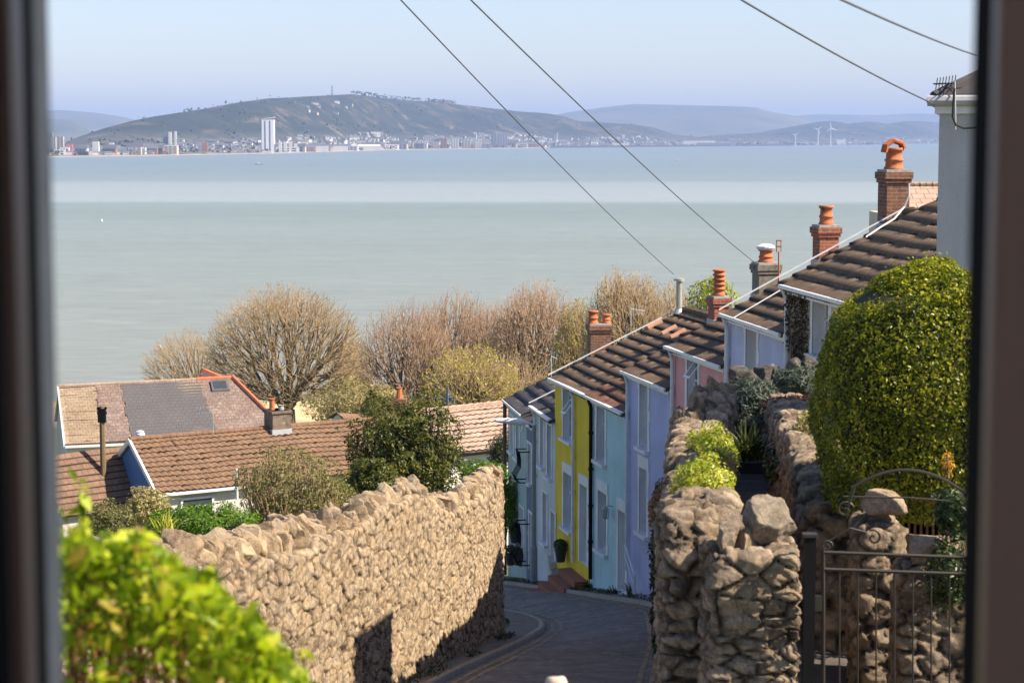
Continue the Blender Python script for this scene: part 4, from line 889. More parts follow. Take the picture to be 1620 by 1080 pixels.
def tubes_np(A, B, ra, rb, n=3):
    d = B - A; d /= np.linalg.norm(d, axis=1)[:, None] + 1e-9; h = np.where(np.abs(d[:, 2:3]) > .9, np.array([[1., 0, 0]]), np.array([[0, 0, 1.]]))
    a = np.cross(d, h); a /= np.linalg.norm(a, axis=1)[:, None]; b = np.cross(d, a); V = []
    for (p, r) in ((A, ra), (B, rb)):
        for k in range(n): t = 2 * math.pi * k / n; V.append(p + (a * math.cos(t) + b * math.sin(t)) * r[:, None])
    V = np.stack(V, 1).reshape(-1, 3); i = np.arange(len(A))[:, None] * 2 * n; Fs = []
    for k in range(n): k2 = (k + 1) % n; Fs.append(i + np.array([[k, k2, n + k2, n + k]]))
    return V, np.concatenate(Fs)
def branch_tree(root, tips, rg, r_tip, expo, f0=.3, jit=.08):
    segs = []
    def grow(p, idx, rp, depth):
        T = tips[idx]; n = len(idx)
        if n <= 1:
            if n: 
                m_ = p * .5 + T[0] * .5 + rg.normal(size=3) * np.linalg.norm(T[0] - p) * .06
                segs.append((p, m_, rp, r_tip * 1.2)); segs.append((m_, T[0], r_tip * 1.2, r_tip * .6))
            return
        d = T - p; dn = d / (np.linalg.norm(d, axis=1)[:, None] + 1e-9)
        c = dn - dn.mean(0); u_, s__, vt = np.linalg.svd(c, full_matrices=False) if n < 60 else np.linalg.svd(c[rg.choice(n, 60, replace=False)], full_matrices=False)
        ax = vt[0] + vt[1] * rg.normal() * .5; pr_ = c @ ax; pr_ = pr_ + rg.normal(size=n) * pr_.std() * (.45 if depth < 5 else .25); k = rg.uniform(.3, .7) if n > 3 else .5; th = np.quantile(pr_, k)
        parts = [idx[pr_ <= th], idx[pr_ > th]]
        if min(len(q) for q in parts) == 0: parts = [idx[:n // 2], idx[n // 2:]]
        if depth < 2 and n > 100: # several main limbs
            pa = []
            for q in parts: z = np.quantile(tips[q] @ vt[1], rg.uniform(.4, .6)); pa += [q[tips[q] @ vt[1] <= z], q[tips[q] @ vt[1] > z]]
            parts = pa
        for q in parts:
            if len(q) == 0: continue
            cen = tips[q].mean(0); v = cen - p; L_ = np.linalg.norm(v); fr = f0 * rg.uniform(.7, 1.3) * (.5 if depth < 3 else (1 if len(q) > 6 else 1.4))
            e_ = p + v * fr + rg.normal(size=3) * L_ * fr * jit; e_[2] -= L_ * fr * .04
            rc_ = r_tip * len(q) ** expo; segs.append((p, e_, min(rp, rc_ * 1.25), rc_)); grow(e_, q, rc_, depth + 1)
    grow(np.array(root, float), np.arange(len(tips)), r_tip * len(tips) ** expo * 1.1, 0)
    return segs
BARK = M_noise('bark', (.09, .068, .042), (.22, .165, .105), 1.5, .9, .4, 8)
TWIG = M_noise('twigs', (.36, .25, .14), (.52, .38, .22), .5, .9, 0)
TWIGR = M_noise('reddish_twigs', (.34, .22, .14), (.48, .33, .22), .5, .9, 0)
BUD = M_leaf('buds', [(0, (.34, .25, .09)), (.5, (.40, .34, .09)), (1, (.30, .34, .06))], .4)
BUDR = M_leaf('reddish_buds', [(0, (.42, .27, .16)), (.6, (.50, .36, .2)), (1, (.42, .40, .12))], .3)
def bare_tree(name, label, base, fork, c, rad, n, seed, twig=TWIG, bud=BUD, nbud=1.0, r_tip=.0135, expo=.47, cat='bare tree', group='bare trees along the seafront', low=-.55, budsize=.13, lean=1.0, shell=.5):
    rg = np.random.default_rng(seed); base, fork, c = (np.array(tuple(v), float) for v in (base, fork, c)); rad = np.array(rad, float) * 1.12
    T = []
    while len(T) < n:
        d = rg.normal(size=3); d /= np.linalg.norm(d)
        if d[2] < low: continue
        lob = 1 + .10 * (vnoise(np.array([d * 2.6 + seed]))[0] - .5) * 2 + rg.normal() * .022
        T.append(c + d * rad * lob * (shell + (1 - shell) * rg.uniform() ** .55))
    T = np.array(T); S = branch_tree(fork, T, rg, r_tip, expo)
    A = np.array([s_[0] for s_ in S]); B = np.array([s_[1] for s_ in S]); ra = np.array([s_[2] for s_ in S]); rb_ = np.array([s_[3] for s_ in S])
    t = empty(name, label, cat, tuple(base), 0, group); off = base
    big = rb_ > r_tip * 2.6
    V1, F1 = tubes_np(A[big] - off, B[big] - off, ra[big], rb_[big], 6)
    rt = r_tip * n ** expo; Vt, Ft = tubes_np(np.array([base - off - [0, 0, .5]]), np.array([fork - off]), np.array([rt * 1.7]), np.array([rt * 1.15]), 10)
    Vt2 = np.concatenate([V1, Vt]); Ft2 = np.concatenate([F1, Ft + len(V1)]); mesh('trunk', Vt2, Ft2, BARK, t, uv=False)
    sm = ~big; V2, F2 = tubes_np(A[sm] - off, B[sm] - off, ra[sm], rb_[sm], 3); mesh('crown', V2, F2, twig, t, uv=False)
    ends = B[(rb_ <= r_tip * .7)]
    k = int(len(ends) * nbud); pick = rg.integers(0, len(ends), k); C = ends[pick] + rg.normal(size=(k, 3)) * .12 - off
    leaves('buds', C, budsize * .8, bud, t, seed, aspect=.7)
    return t
def crown_at(px, pyt, pyb, wpx, Y, depth=.8):
    c = P(px, (pyt + pyb) / 2, Y); rx = wpx / 2 / F * Y; rz = (pyb - pyt) / 2 / F * Y * 1.0; return c, (rx, rx * depth, rz)
def tree_px(label, px, pyt, pyb, wpx, Y, pyfork, n, seed, pxf=None, **k):
    c, rad = crown_at(px, pyt, pyb, wpx, Y); fk = P(pxf or px, pyfork, Y); b = (fk.x, Y, float(tz(fk.x, Y)))
    return bare_tree('bare_tree', label, b, fk, c, rad, n, seed, **k)
tree_px('large wide fan-shaped bare tree behind the red hip tiles', 456, 458, 700, 250, 190, 648, 5600, 1, pxf=452, low=-.5, shell=.62)
tree_px('low spreading bare tree at the far left, behind the slate ridge', 292, 522, 650, 132, 235, 640, 1500, 2, pxf=318, low=-.5, nbud=.6)
tree_px('small budding tree just right of the large fan-shaped tree', 556, 530, 720, 88, 205, 690, 1300, 3, nbud=2.5, budsize=.16)
tree_px('bare tree with purple-brown twigs, left end of the clump behind the evergreen', 652, 482, 740, 175, 175, 670, 3300, 4, twig=TWIGR, bud=BUDR, nbud=.8)
tree_px('tall bare tree in the middle of the clump, topped by one stray shoot', 722, 468, 740, 165, 182, 650, 3300, 5, pxf=715, twig=TWIGR, bud=BUDR, nbud=.8)
tree_px('tall rounded bare tree directly behind the dark slate roofs', 850, 454, 720, 170, 168, 640, 4200, 6, pxf=842, twig=TWIGR, bud=BUDR, nbud=.9)
tree_px('slender bare tree between the two rounded crowns', 785, 480, 730, 140, 178, 650, 2800, 7, twig=TWIGR, bud=BUDR)
tree_px('yellow-green budding tree left of the two-pot chimney', 912, 482, 700, 80, 160, 630, 1500, 8, nbud=4, budsize=.15, bud=M_leaf('yellow_buds', [(0, (.42, .36, .06)), (1, (.5, .46, .06))], .4))
tree_px('broad bare tree whose crown fills behind the two-pot chimney and the steel flue', 992, 438, 700, 150, 150, 640, 5500, 9, twig=TWIG, bud=BUDR, nbud=.7)
tree_px('bare tree peeping over the ridge between the steel flue and the red pot', 1062, 450, 700, 100, 156, 640, 1600, 10, nbud=1.5)
tree_px('short yellow-leafed tree below the bare clump, above the pale roof', 742, 548, 700, 150, 135, 660, 1500, 11, nbud=3.0, budsize=.16, bud=M_leaf('lime_buds', [(0, (.34, .30, .03)), (1, (.50, .45, .05))], .4))
tree_px('dense thicket of bare stems between the evergreen and the slate roofs', 800, 560, 740, 170, 140, 700, 1800, 12, nbud=.8)
def blob_points(rg, n, c, rad, shell=.35, lob=.35, seed=0, zmin=-1, cut=None):
    d = rg.normal(size=(n, 3)); d /= np.linalg.norm(d, axis=1)[:, None]; d = d[d[:, 2] > zmin]
    k = 1 + lob * (fbm(d * 2.3 + seed, 3) - .5) * 2.2; u = 1 - shell * rg.uniform(size=len(d)) ** 1.6
    return np.array(tuple(c)) + d * np.array(rad) * (k * u)[:, None], d
def bush(name, label, c, rad, n, size, m, seed, cat='bush', group=None, base=None, shell=.6, lob=.35, stems=60, stemm=BARK, r_tip=.004, aspect=.5, zmin=-.8, lm='foliage', up=.3, clump=.45):
    rg = np.random.default_rng(seed); c = np.array(tuple(c)); base = np.array(base if base is not None else (c[0], c[1], c[2] - rad[2] * .95), float)
    t = empty(name, label, cat, tuple(base), 0, group)
    Pn, D = blob_points(rg, int(n * 1.5), c, rad, shell, lob, seed, zmin)
    g = fbm(Pn / (np.mean(rad) * .22) + seed, 3); thr = np.quantile(g, clump * .7); keep = g > thr; Pn, D, g = Pn[keep][:n], D[keep][:n], g[keep][:n]
    r_ = np.clip(rg.uniform(size=len(Pn)) * .6 + (g - g.min()) / (g.max() - g.min()) * .4, 0, 1)
    leaves(lm, Pn - base, size, m, t, seed, N=D, aspect=aspect, rnd=r_, up=up)
    if stems:
        T = Pn[rg.integers(0, len(Pn), stems)] * .95 + c * .05; S = branch_tree(base, T, rg, r_tip, .5, .35)
        V, Fc = tubes_np(np.array([q[0] for q in S]) - base, np.array([q[1] for q in S]) - base, np.array([q[2] for q in S]), np.array([q[3] for q in S]), 4); mesh('stems', V, Fc, stemm, t, uv=False)
    return t
L_HOLLY = M_leaf('holly_leaf', [(0, (.03, .045, .010)), (.4, (.08, .10, .018)), (.75, (.20, .18, .025)), (1, (.42, .34, .045))], .3, .45)
L_LIME = M_leaf('lime_leaf', [(0, (.10, .17, .008)), (.35, (.26, .37, .012)), (.7, (.42, .52, .02)), (.9, (.66, .68, .05)), (1, (.3, .16, .04))], .5, .45)
L_BRIGHT = M_leaf('bright_green_leaf', [(0, (.07, .14, .015)), (.6, (.14, .26, .02)), (1, (.30, .38, .04))], .4)
L_GREY = M_leaf('pale_shrub_leaf', [(0, (.10, .105, .03)), (.6, (.22, .21, .07)), (1, (.42, .38, .22))], .4)
L_HEDGE = M_leaf('box_hedge_leaf', [(0, (.04, .07, .006)), (.45, (.20, .23, .015)), (.8, (.50, .47, .035)), (1, (.75, .62, .1))], .5, .3)
L_LAV = M_leaf('lavender_leaf', [(0, (.05, .065, .045)), (.7, (.10, .125, .095)), (1, (.16, .18, .14))], .15)
L_IVY = M_leaf('ivy_leaf', [(0, (.02, .035, .01)), (.7, (.06, .085, .02)), (1, (.16, .15, .05))], .2, .35)
L_DRY = M_leaf('dry_leaf', [(0, (.20, .10, .045)), (.6, (.34, .20, .09)), (1, (.5, .38, .2))], .3)
L_EUON = M_leaf('euonymus_leaf', [(0, (.13, .20, .015)), (.5, (.38, .42, .03)), (1, (.75, .66, .16))], .4, .35)
L_RED = M_leaf('sedum_leaf', [(0, (.24, .06, .035)), (.6, (.40, .13, .07)), (1, (.5, .3, .2))], .2)
L_FLOWER = M_leaf('orange_flower', [(0, (.55, .25, .02)), (1, (.75, .42, .03))], .3)
L_BLOS = M_leaf('pale_blossom_leaf', [(0, (.26, .22, .08)), (.5, (.42, .36, .16)), (1, (.58, .50, .30))], .4)
# mid distance
bush('evergreen_tree', 'dense dark evergreen tree with yellowish tips standing behind the stone wall', P(640, 728, 46), (1.45, 1.3, 1.68), 40000, .075, L_HOLLY, 21, 'evergreen tree', base=(XP(640, 46), 46, tz(-2.4, 46)), stems=400, r_tip=.006, lob=.6, zmin=-.95, shell=.75, clump=.5)
bush('evergreen_tree', 'smaller dark green bush leaning against the big evergreen, just above the wall', P(590, 775, 44), (.75, .8, .75), 9000, .08, L_HOLLY, 22, 'evergreen bush', base=(XP(590, 44), 44, tz(-3, 44)), stems=120)
bush('shrub', 'pale twiggy flowering shrub in front of the orange brown roof', P(455, 778, 41), (1.25, 1.2, 1.05), 13000, .06, L_GREY, 23, 'shrub', base=(XP(455, 41), 41, tz(-4.6, 41)), stems=900, r_tip=.005, lob=.35, stemm=TWIG, clump=.7)
bush('shrub', 'straggly shrub of yellowish twigs between the pale shrub and the evergreen', P(520, 800, 42), (.75, .8, .7), 5000, .06, L_GREY, 24, 'shrub', base=(XP(520, 42), 42, tz(-3.8, 42)), stems=400, stemm=TWIG)
bush('hedge', 'bright green low hedge behind the jagged wall top at the left', P(315, 830, 38), (1.15, .8, .42), 14000, .055, L_BRIGHT, 25, 'hedge', stems=60)
bush('shrub', 'cream flecked upright shrub beneath the blue gable', P(232, 805, 60), (.75, .7, .75), 5000, .09, L_BLOS, 26, 'shrub', stems=200, stemm=TWIG)
bush('shrub', 'dark twiggy bush beside the small window at the far left', P(170, 825, 55), (.8, .7, .6), 4000, .08, L_GREY, 27, 'shrub', stems=200)
bush('hedge', 'small bright green hedge over the far end of the stone wall', P(764, 748, 44), (.55, .6, .30), 6000, .05, L_BRIGHT, 28, 'hedge', stems=40)
bush('shrub', 'spiky dark green shrub between the wall end and the pale green cottage', P(797, 715, 64), (.55, .6, .75), 4000, .10, L_IVY, 29, 'shrub', stems=60, aspect=.25)
bush('shrub', 'sunlit green climber below the spiky dark shrub at the wall end', P(800, 800, 60), (.5, .6, 1.1), 5000, .08, L_BRIGHT, 30, 'shrub', stems=40)
bush('shrub', 'pale blossoming thicket on the green right of the fan-shaped tree', P(565, 640, 170), (4.6, 4, 2.2), 12000, .2, L_BLOS, 31, 'shrub', stems=300, stemm=TWIG, r_tip=.02)
bush('shrub', 'pale thicket below the purple-brown trees', P(620, 655, 165), (3.4, 3, 1.6), 8000, .2, L_GREY, 32, 'shrub', stems=200, stemm=TWIG, r_tip=.02)
bush('shrub', 'rusty dry bush leaning on the wall coping', P(465, 838, 36), (.42, .4, .28), 2500, .05, L_DRY, 33, 'shrub', stems=100, stemm=TWIG)
bush('tree', 'bright yellow-green tree beside the tall red pot', P(1128, 472, 70), (.95, .9, .85), 3800, .10, L_EUON, 34, 'leafy tree', base=(XP(1128, 70), 70, tz(7, 70)), stems=200, clump=.8)
# strap leaved plants
def straps(label, c, n, ln, m, seed, cat='plant', wd=.02, group=None, name='strap_leaved_plant'):
    rg = np.random.default_rng(seed); c = Vector(c); t = empty(name, label, cat, c, 0, group); mb = MB()
    for _ in range(n):
        a = rg.uniform(0, 6.28); l = ln * rg.uniform(.6, 1.2); sp = rg.uniform(.2, .9); mb.cur = rg.uniform(); d = Vector((math.cos(a), math.sin(a), 0)); sd_ = Vector((-d.y, d.x, 0)) * wd; q = Vector((rg.normal() * .06, rg.normal() * .06, 0)); V = []
        for k in range(5): f_ = k / 4; p = q + d * l * sp * f_ + Vector((0, 0, l * (f_ * 1.1 - f_ * f_ * sp * .8))); w2 = 1 - f_ * .85; V += [p - sd_ * w2, p + sd_ * w2]
        mb.add(V, [(2 * i, 2 * i + 1, 2 * i + 3, 2 * i + 2) for i in range(4)])
    mb.obj('foliage', m, t); return t
straps('spiky yellow-green sword-leaved plant left of the bright hedge', P(262, 845, 34), 60, .45, L_EUON, 41); straps('arching grassy plant low beside the shaded garden path', P(1182, 728, 21.5), 90, .45, L_IVY, 42)
for k, (px, py, Y, n, ln, lab) in enumerate(((1005, 935, 46.8, 120, .42, 'arching green plant at the foot of the violet cottage'), (1030, 938, 45.9, 90, .36, 'leafy plant by the violet wall near the ivy'), (932, 930, 50.2, 60, .33, 'small green plant under the black downpipe'), (972, 938, 48.0, 40, .25, 'tiny green plant under the blue cottage door'))):
    c = P(px, py, Y); straps(lab, (c.x, c.y, tz(c.x, c.y) + .05), n, ln, L_IVY, 50 + k, wd=.028, group='plants along the cottage fronts')
# grass tufts on the verge below the cottages
rg = np.random.default_rng(77); C = []
for i in range(85, 150):
    for _ in range(26):
        q = Rp[i] + (offs(Rp, .12 + rg.uniform(.0, .45))[i] - Rp[i]) if False else None
Rg = [offs(Rp, d) for d in (.14, .22, .32, .45, .6)]
for _ in range(5200):
    i = int(rg.integers(82, 158)); d = Rg[int(rg.integers(0, 5))][i]; x, y = d + rg.normal(size=2) * .05; C.append((x, y, 0))
C = np.array(C); C = C[vnoise(np.c_[C[:, :2] * 1.3, C[:, 2]]) > .42]; C[:, 2] = terrain(C[:, 0], C[:, 1]) + .10 + rg.uniform(0, .07, len(C))
props(leaves('verge_grass', C, .07, L_IVY, None, 5, aspect=.3, up=.1), 'ragged grass and weeds along the kerb below the cottages', 'grass', kind='stuff')
C = []
for _ in range(2600):
    Y = rg.uniform(17, 37.5); x = left_face(Y) + rg.uniform(.0, .3); C.append((x, Y, float(plane(Y)) + rg.uniform(.05, .16)))
C = np.array(C); C = C[vnoise(C * [2, .8, 1]) > .5]; props(leaves('wall_foot_weeds', C, .06, L_IVY, None, 6, aspect=.4), 'small weeds along the foot of the sunlit wall', 'weeds', kind='stuff')
# potted plants by the lowest cottages
POT = M_plain('dark_pot', (.05, .045, .045), .5)
def potted(px, py, Y, h, label, size=.16, m=L_IVY, potm=POT, r=.16, ph=.3, group='potted plants at the lowest cottages', cat='potted plant'):
    c = P(px, py, Y); z = c.z; t = empty('potted_plant', label, cat, (c.x, c.y, z), 0, group); MB().lathe((0, 0, 0), [(r * .7, 0), (r, ph), (r * 1.08, ph), (r * 1.08, ph + .03), (r * .9, ph + .03)], 12).obj('pot', potm, t)
    rg = np.random.default_rng(int(px)); Pn, D = blob_points(rg, 420, (0, 0, ph + h * .45), (h * .55, h * .5, h * .55), .8, .4, px); leaves('foliage', Pn, size * .5, m, t, int(px), N=D)
potted(808, 893, 59.2, .35, 'dark potted plant furthest left by the pale green cottage'); potted(820, 893, 58.6, .25, 'square dark pot with a small plant in front of the green door'); potted(814, 858, 60, .4, 'hanging pot of trailing leaves under the wall lantern'); potted(887, 888, 52.6, .3, 'spiky potted plant on the brick steps beside the white post', .3)
pp = P(1293, 820, 17); potted(1293, 822, 17, .0001, 'terracotta pot standing in the ivy of the garden path', .02, L_IVY, TERRA, .1, .22, None, 'plant pot')

# garden path and things beyond the pier
PATHM = M_noise('path_stone', (.06, .05, .045), (.13, .11, .095), 3, .9, .5, 20)
ysp = np.linspace(14.2, 30, 40); cxp = np.interp(ysp, [14, 18, 20, 24, 28, 31], [1.72 + .55, 2.3, 2.58, 3.05, 3.5, 3.9])
G = np.stack([np.stack([cxp - .33, ysp], 1), np.stack([cxp + .33, ysp], 1)], 1)
stepz = alley(ysp) + np.round(np.sin(ysp * 2.2)) * .0 + .02 - 0 * ysp
props(mesh('path', np.concatenate([G, np.repeat(stepz[:, None, None], 2, 1)], -1), grid_faces(40, 2), PATHM), kind='structure')
for k, (Y, dz_) in enumerate(((24.6, .16), (26.0, .3), (27.3, .45))):
    cx = np.interp(Y, ysp, cxp); mb = MB(); mb.box((-.36, 0, -.2), (.36, 1.5, dz_)); o = mb.obj('garden_step', PATHM); o.location = (cx, Y, float(alley(Y))); tag1(o, ['lowest', 'middle', 'topmost'][k] + ' stone step of the shaded garden path', 'step', 'steps of the garden path')
wg = empty('stone_wall', 'low garden wall with pink sedum on top, right of the shaded path', 'wall'); 
TY = [16, 18, 21, 24, 26]; TPx = [1322, 1300, 1268, 1250, 1245]; TPy = [800, 720, 668, 645, 640]
pg = [(XP(np.interp(Y, TY, TPx), Y) , Y) for Y in np.linspace(16, 26, 9)]; LG = sum(math.hypot(pg[i + 1][0] - pg[i][0], pg[i + 1][1] - pg[i][1]) for i in range(8)); uG = lambda u: 16 + 10 * np.asarray(u) / LG
stone_wall('masonry', pg, lambda u: alley(uG(u)) - .2, lambda u: np.interp(uG(u), TY, [ZP(p, y) for p, y in zip(TPy, TY)]), .42, .035, (.26, .3, .18), .08, STONE_R, wg, 31, .12)
bush('sedum', 'reddish sedum mat spilling over the low garden wall', P(1262, 640, 24.5), (.42, .4, .10), 2600, .045, L_RED, 61, 'plant', stems=0)
bush('lavender_bush', 'big dark grey-green lavender bush behind the ruined wall end', P(1190, 640, 27), (.42, .5, .40), 9000, .10, L_LAV, 62, 'bush', stems=60, aspect=.16, up=.9)
bush('lavender_bush', 'lower dark lavender clump hanging over the garden path', P(1195, 690, 25.8), (.26, .3, .26), 5000, .09, L_LAV, 63, 'bush', stems=20, aspect=.16)
bush('lavender_bush', 'grey-green lavender bush on the rockery below the creeper', P(1262, 600, 28.5), (.34, .4, .2), 4000, .09, L_LAV, 64, 'bush', stems=20, aspect=.16, up=.9)
rk_ = empty('rockery', 'row of dark rockery stones in front of the lavender cottage', 'rocks')
rng = np.random.default_rng(3); it = []
for (px, py, w_) in ((1165, 598, 30), (1185, 600, 26), (1208, 590, 26), (1222, 586, 22), (1245, 592, 24), (1262, 584, 30), (1282, 590, 30), (1278, 575, 22), (1238, 600, 24), (1268, 612, 26)):
    q = P(px, py, 29.5 + rng.uniform(-.4, .4)); sz = w_ / F * 29.5 * 1.3; it.append((tuple(q), (sz, sz, sz * 1.0), rng.uniform(0, 3), (0, 0)))
rocks('stones', it, M_stone('dark_rockery_stone', [(.06, .055, .05), (.12, .105, .09), (.1, .085, .08)], (.05, .04, .03)), rk_, 5, 3)
# mound of earth below rockery
mb = MB(); mb.add([tuple(P(1150, 620, 28.6)), tuple(P(1300, 620, 28.6)), tuple(P(1300, 596, 30.5)), tuple(P(1150, 604, 30.5)), (XP(1150, 28.5), 28.5, -5), (XP(1300, 28.5), 28.5, -5)], [(0, 1, 2, 3), (4, 5, 1, 0)]); props(mb.obj('earth_bank', M_noise('dark_earth', (.04, .032, .022), (.08, .065, .045), 4)), kind='structure')
bush('euonymus', 'yellow-green euonymus cushion growing on the wall, nearest the pier', P(1112, 775, 15.0), (.25, .55, .27), 5200, .032, L_EUON, 65, 'plant', stems=30, group='yellow-green cushions on the wall')
bush('euonymus', 'yellow-green euonymus cushion further up the wall, below the ruined end', P(1125, 722, 17.6), (.25, .6, .30), 4600, .034, L_EUON, 66, 'plant', stems=30, group='yellow-green cushions on the wall')
bush('dry_plant', 'straw coloured dry stems on the wall between the green cushions', P(1138, 742, 17.2), (.16, .5, .18), 1800, .05, L_DRY, 67, 'plant', stems=200, stemm=TWIG, aspect=.2)
bush('dry_plant', 'rusty dry tuft low against the ruined wall end', P(1112, 700, 21.5), (.18, .3, .14), 900, .05, L_DRY, 68, 'plant', stems=80, stemm=TWIG, aspect=.2)
bush('ivy', 'trailing ivy hanging down the lane side of the right-hand wall', P(1052, 880, 22.5), (.16, .8, .85), 9000, .06, L_IVY, 69, 'ivy', stems=100, shell=.9)
bush('ivy', 'brown ivy bush bulging over the wall beside the violet cottage', P(1050, 812, 22.0), (.17, .5, .28), 3200, .045, L_DRY, 70, 'ivy', stems=80, shell=.9)
bush('ivy', 'weeds and ivy at the foot of the right-hand wall', P(1052, 1010, 19.5), (.12, 1.2, .45), 2600, .055, L_IVY, 71, 'ivy', stems=30, shell=.9)
bush('climber', 'variegated climber with cream leaves on the low garden wall', P(1280, 700, 19.6), (.16, .5, .28), 3200, .045, L_BLOS, 72, 'climber', stems=60)
bush('ivy', 'glossy dark ivy hanging beside the terracotta pot', P(1282, 765, 18.6), (.17, .4, .34), 4200, .05, L_IVY, 73, 'ivy', stems=60)
bush('shrub', 'dark green plants along the shaded garden path', P(1235, 735, 20.5), (.18, .6, .16), 2500, .05, L_IVY, 74, 'plant', stems=20)
# dead creeper on the cream cottage
rg = np.random.default_rng(12); C = []
for _ in range(5200):
    x = rg.uniform(.03, hc.lx(1282)); z = rg.uniform(1.6, hc.H - .05); C.append((x, -.03 - rg.uniform(0, .09), z))
C = np.array(C); C = C[fbm(C * [2.5, 0, 1.2] + 3) > .40]
cr = empty('creeper', 'brown leafless creeper covering the corner of the cream cottage', 'creeper', (hc.A.x, hc.A.y, hc.zb), hc.ang)
leaves('foliage', C, .07, M_leaf('dead_creeper', [(0, (.035, .025, .015)), (.7, (.09, .065, .035)), (1, (.2, .15, .08))], .1), cr, 3, aspect=.4)
mb = MB()
for k in range(9):
    x = .1 + k * .11; mb.tube([(x + math.sin(k + j) * .06, -.03, .4 + j * .5) for j in range(int((hc.H - .5) / .5))], .012, 4)
mb.obj('stems', BARK, cr)
# clipped hedge on the right
hx, hY = XP(1452, 16.2), 16.2; HR = (XP(1452, 16.2) - XP(1291, 16.2), .95, 1.0)
zt_, zb_ = ZP(418, 16.2), ZP(800, 16.2)
def hedge_surface(n, rg, inset=0):
    th = rg.uniform(0, 2 * math.pi, n); h = rg.uniform(0, 1, n); top = rg.uniform(size=n) < .22
    e = 2.6
    def rad(a): return 1 / ((np.abs(np.cos(a)) ** e + np.abs(np.sin(a)) ** e) ** (1 / e))
    R0 = rad(th); rr_ = np.where(top, np.sqrt(rg.uniform(size=n)), 1.0)
    x = np.cos(th) * R0 * rr_; y = np.sin(th) * R0 * rr_
    prof = 1 - np.clip(h - .5, 0, 1) ** 2 * 1.35; prof = np.where(top, 1, prof); taper = .84 + .16 * smooth(0, .4, h)
    zz = np.where(top, 1 - .22 * np.clip(rr_, 0, 1) ** 3, h * .92)
    X = x * HR[0] * np.where(top, .70, prof * taper); Yy = y * HR[1] * np.where(top, .70, prof * taper)
    tilt_ = .16 * x * (zz ** 2)
    Z = zb_ + (zt_ - zb_) * zz + tilt_
    nz = np.where(top, 1.2, smooth(.7, 1, h) * 1.2)
    N_ = np.stack([x, y, nz], 1); N_ /= np.linalg.norm(N_, axis=1)[:, None]
    Pn = np.stack([hx + X, hY + Yy, Z], 1); lump = (fbm(Pn * 2.6, 4) - .45) * .24
    return Pn + N_ * (lump - inset - np.abs(rg.normal(size=n)) * .045 + (rg.uniform(size=n) < .03) * rg.uniform(0, .07, n))[:, None], N_
rg = np.random.default_rng(8); t = empty('topiary_hedge', 'tall clipped rounded green hedge in front of the cream cottage, right of the path', 'hedge', (hx, hY, float(alley(16.2))))
Pn, N_ = hedge_surface(75000, rg); g_ = fbm(Pn * 9, 2); r_ = np.clip(rg.uniform(size=len(Pn)) * .75 + (g_ - .3) * .6, 0, 1)
leaves('foliage', Pn - np.array((hx, hY, float(alley(16.2)))), .028, L_HEDGE, t, 9, N=N_, rnd=r_, aspect=.6)
mb = MB(); V, Fc = ICO[4]; V = V.copy(); V = np.sign(V) * np.abs(V) ** .75; V *= np.array([HR[0] * .80, HR[1] * .80, (zt_ - zb_) / 2 * .86]) / np.abs(V).max(0)
mesh('inner_twigs', V + np.array([0, 0, (zt_ + zb_) / 2 - float(alley(16.2))]), Fc, M_noise('dark_twigs', (.012, .012, .006), (.03, .028, .012), 20), t, uv=False)
MB().tube([(0, 0, 0), (0, 0, zb_ - float(alley(16.2)) + .3)], .09, 8).obj('trunk', BARK, t)
bush('flowering_shrub', 'orange flowered shrub at the foot of the clipped hedge', P(1500, 735, 14.4), (.05, .12, .10), 160, .025, L_FLOWER, 81, 'shrub', stems=20)
bush('shrub', 'dark leafy shrub by the arched wooden gate at the right edge', P(1508, 815, 14), (.12, .3, .2), 2000, .04, L_IVY, 82, 'shrub', stems=20)
bush('shrub', 'green plant with pink specks low behind the iron gate', P(1500, 915, 13.8), (.16, .25, .3), 2800, .035, L_IVY, 83, 'shrub', stems=20)
# stone piers and arched wooden gate behind the iron gate
for (x0_, x1_, pt, Y, lab, sd_) in ((1358, 1428, 775, 15.2, 'rounded stone pier behind the iron gate, left of the arched wooden gate', 51), (1428, 1532, 846, 14.2, 'low stone pier with a flat pale top at the right edge, behind the iron gate', 52)):
    p_ = empty('stone_pier', lab, 'stone pier', (0, 0, 0)); xm = XP((x0_ + x1_) / 2, Y); wd = (x1_ - x0_) / F * Y
    stone_wall('masonry', [(xm, Y - .2), (xm + .02, Y + .3)], lambda u: u * 0 - 5.2, lambda u: u * 0 + ZP(pt + 50, Y), wd, .022, (.22, .24, .16), .05, STONE_R, p_, sd_, 0)
    rocks('capstone', [(tuple(P((x0_ + x1_) / 2, pt + 22, Y)), (wd * 1.02, .5, .24), .1, (0, .05))], STONE_R, p_, sd_, 4, .1)
wgt = empty('wooden_gate', 'arched brown wooden gate between the two stone piers', 'gate', P(1440, 1000, 15.8)); q0 = P(1440, 1000, 15.8)
WOOD = M_noise('gate_wood', (.12, .055, .025), (.24, .12, .055), 6, .7, .3, 40, stretch=(1, 1, .1)); mb = MB()
for k in range(9):
    px = 1412 + k * 9.5; ax = (px - 1455) / 48; top_ = 792 + 40 * ax * ax; a = P(px, top_, 15.8) - q0; b = P(px + 8.6, 1100, 15.8) - q0; mb.box((a.x, -.012, b.z), (b.x, .012, a.z))
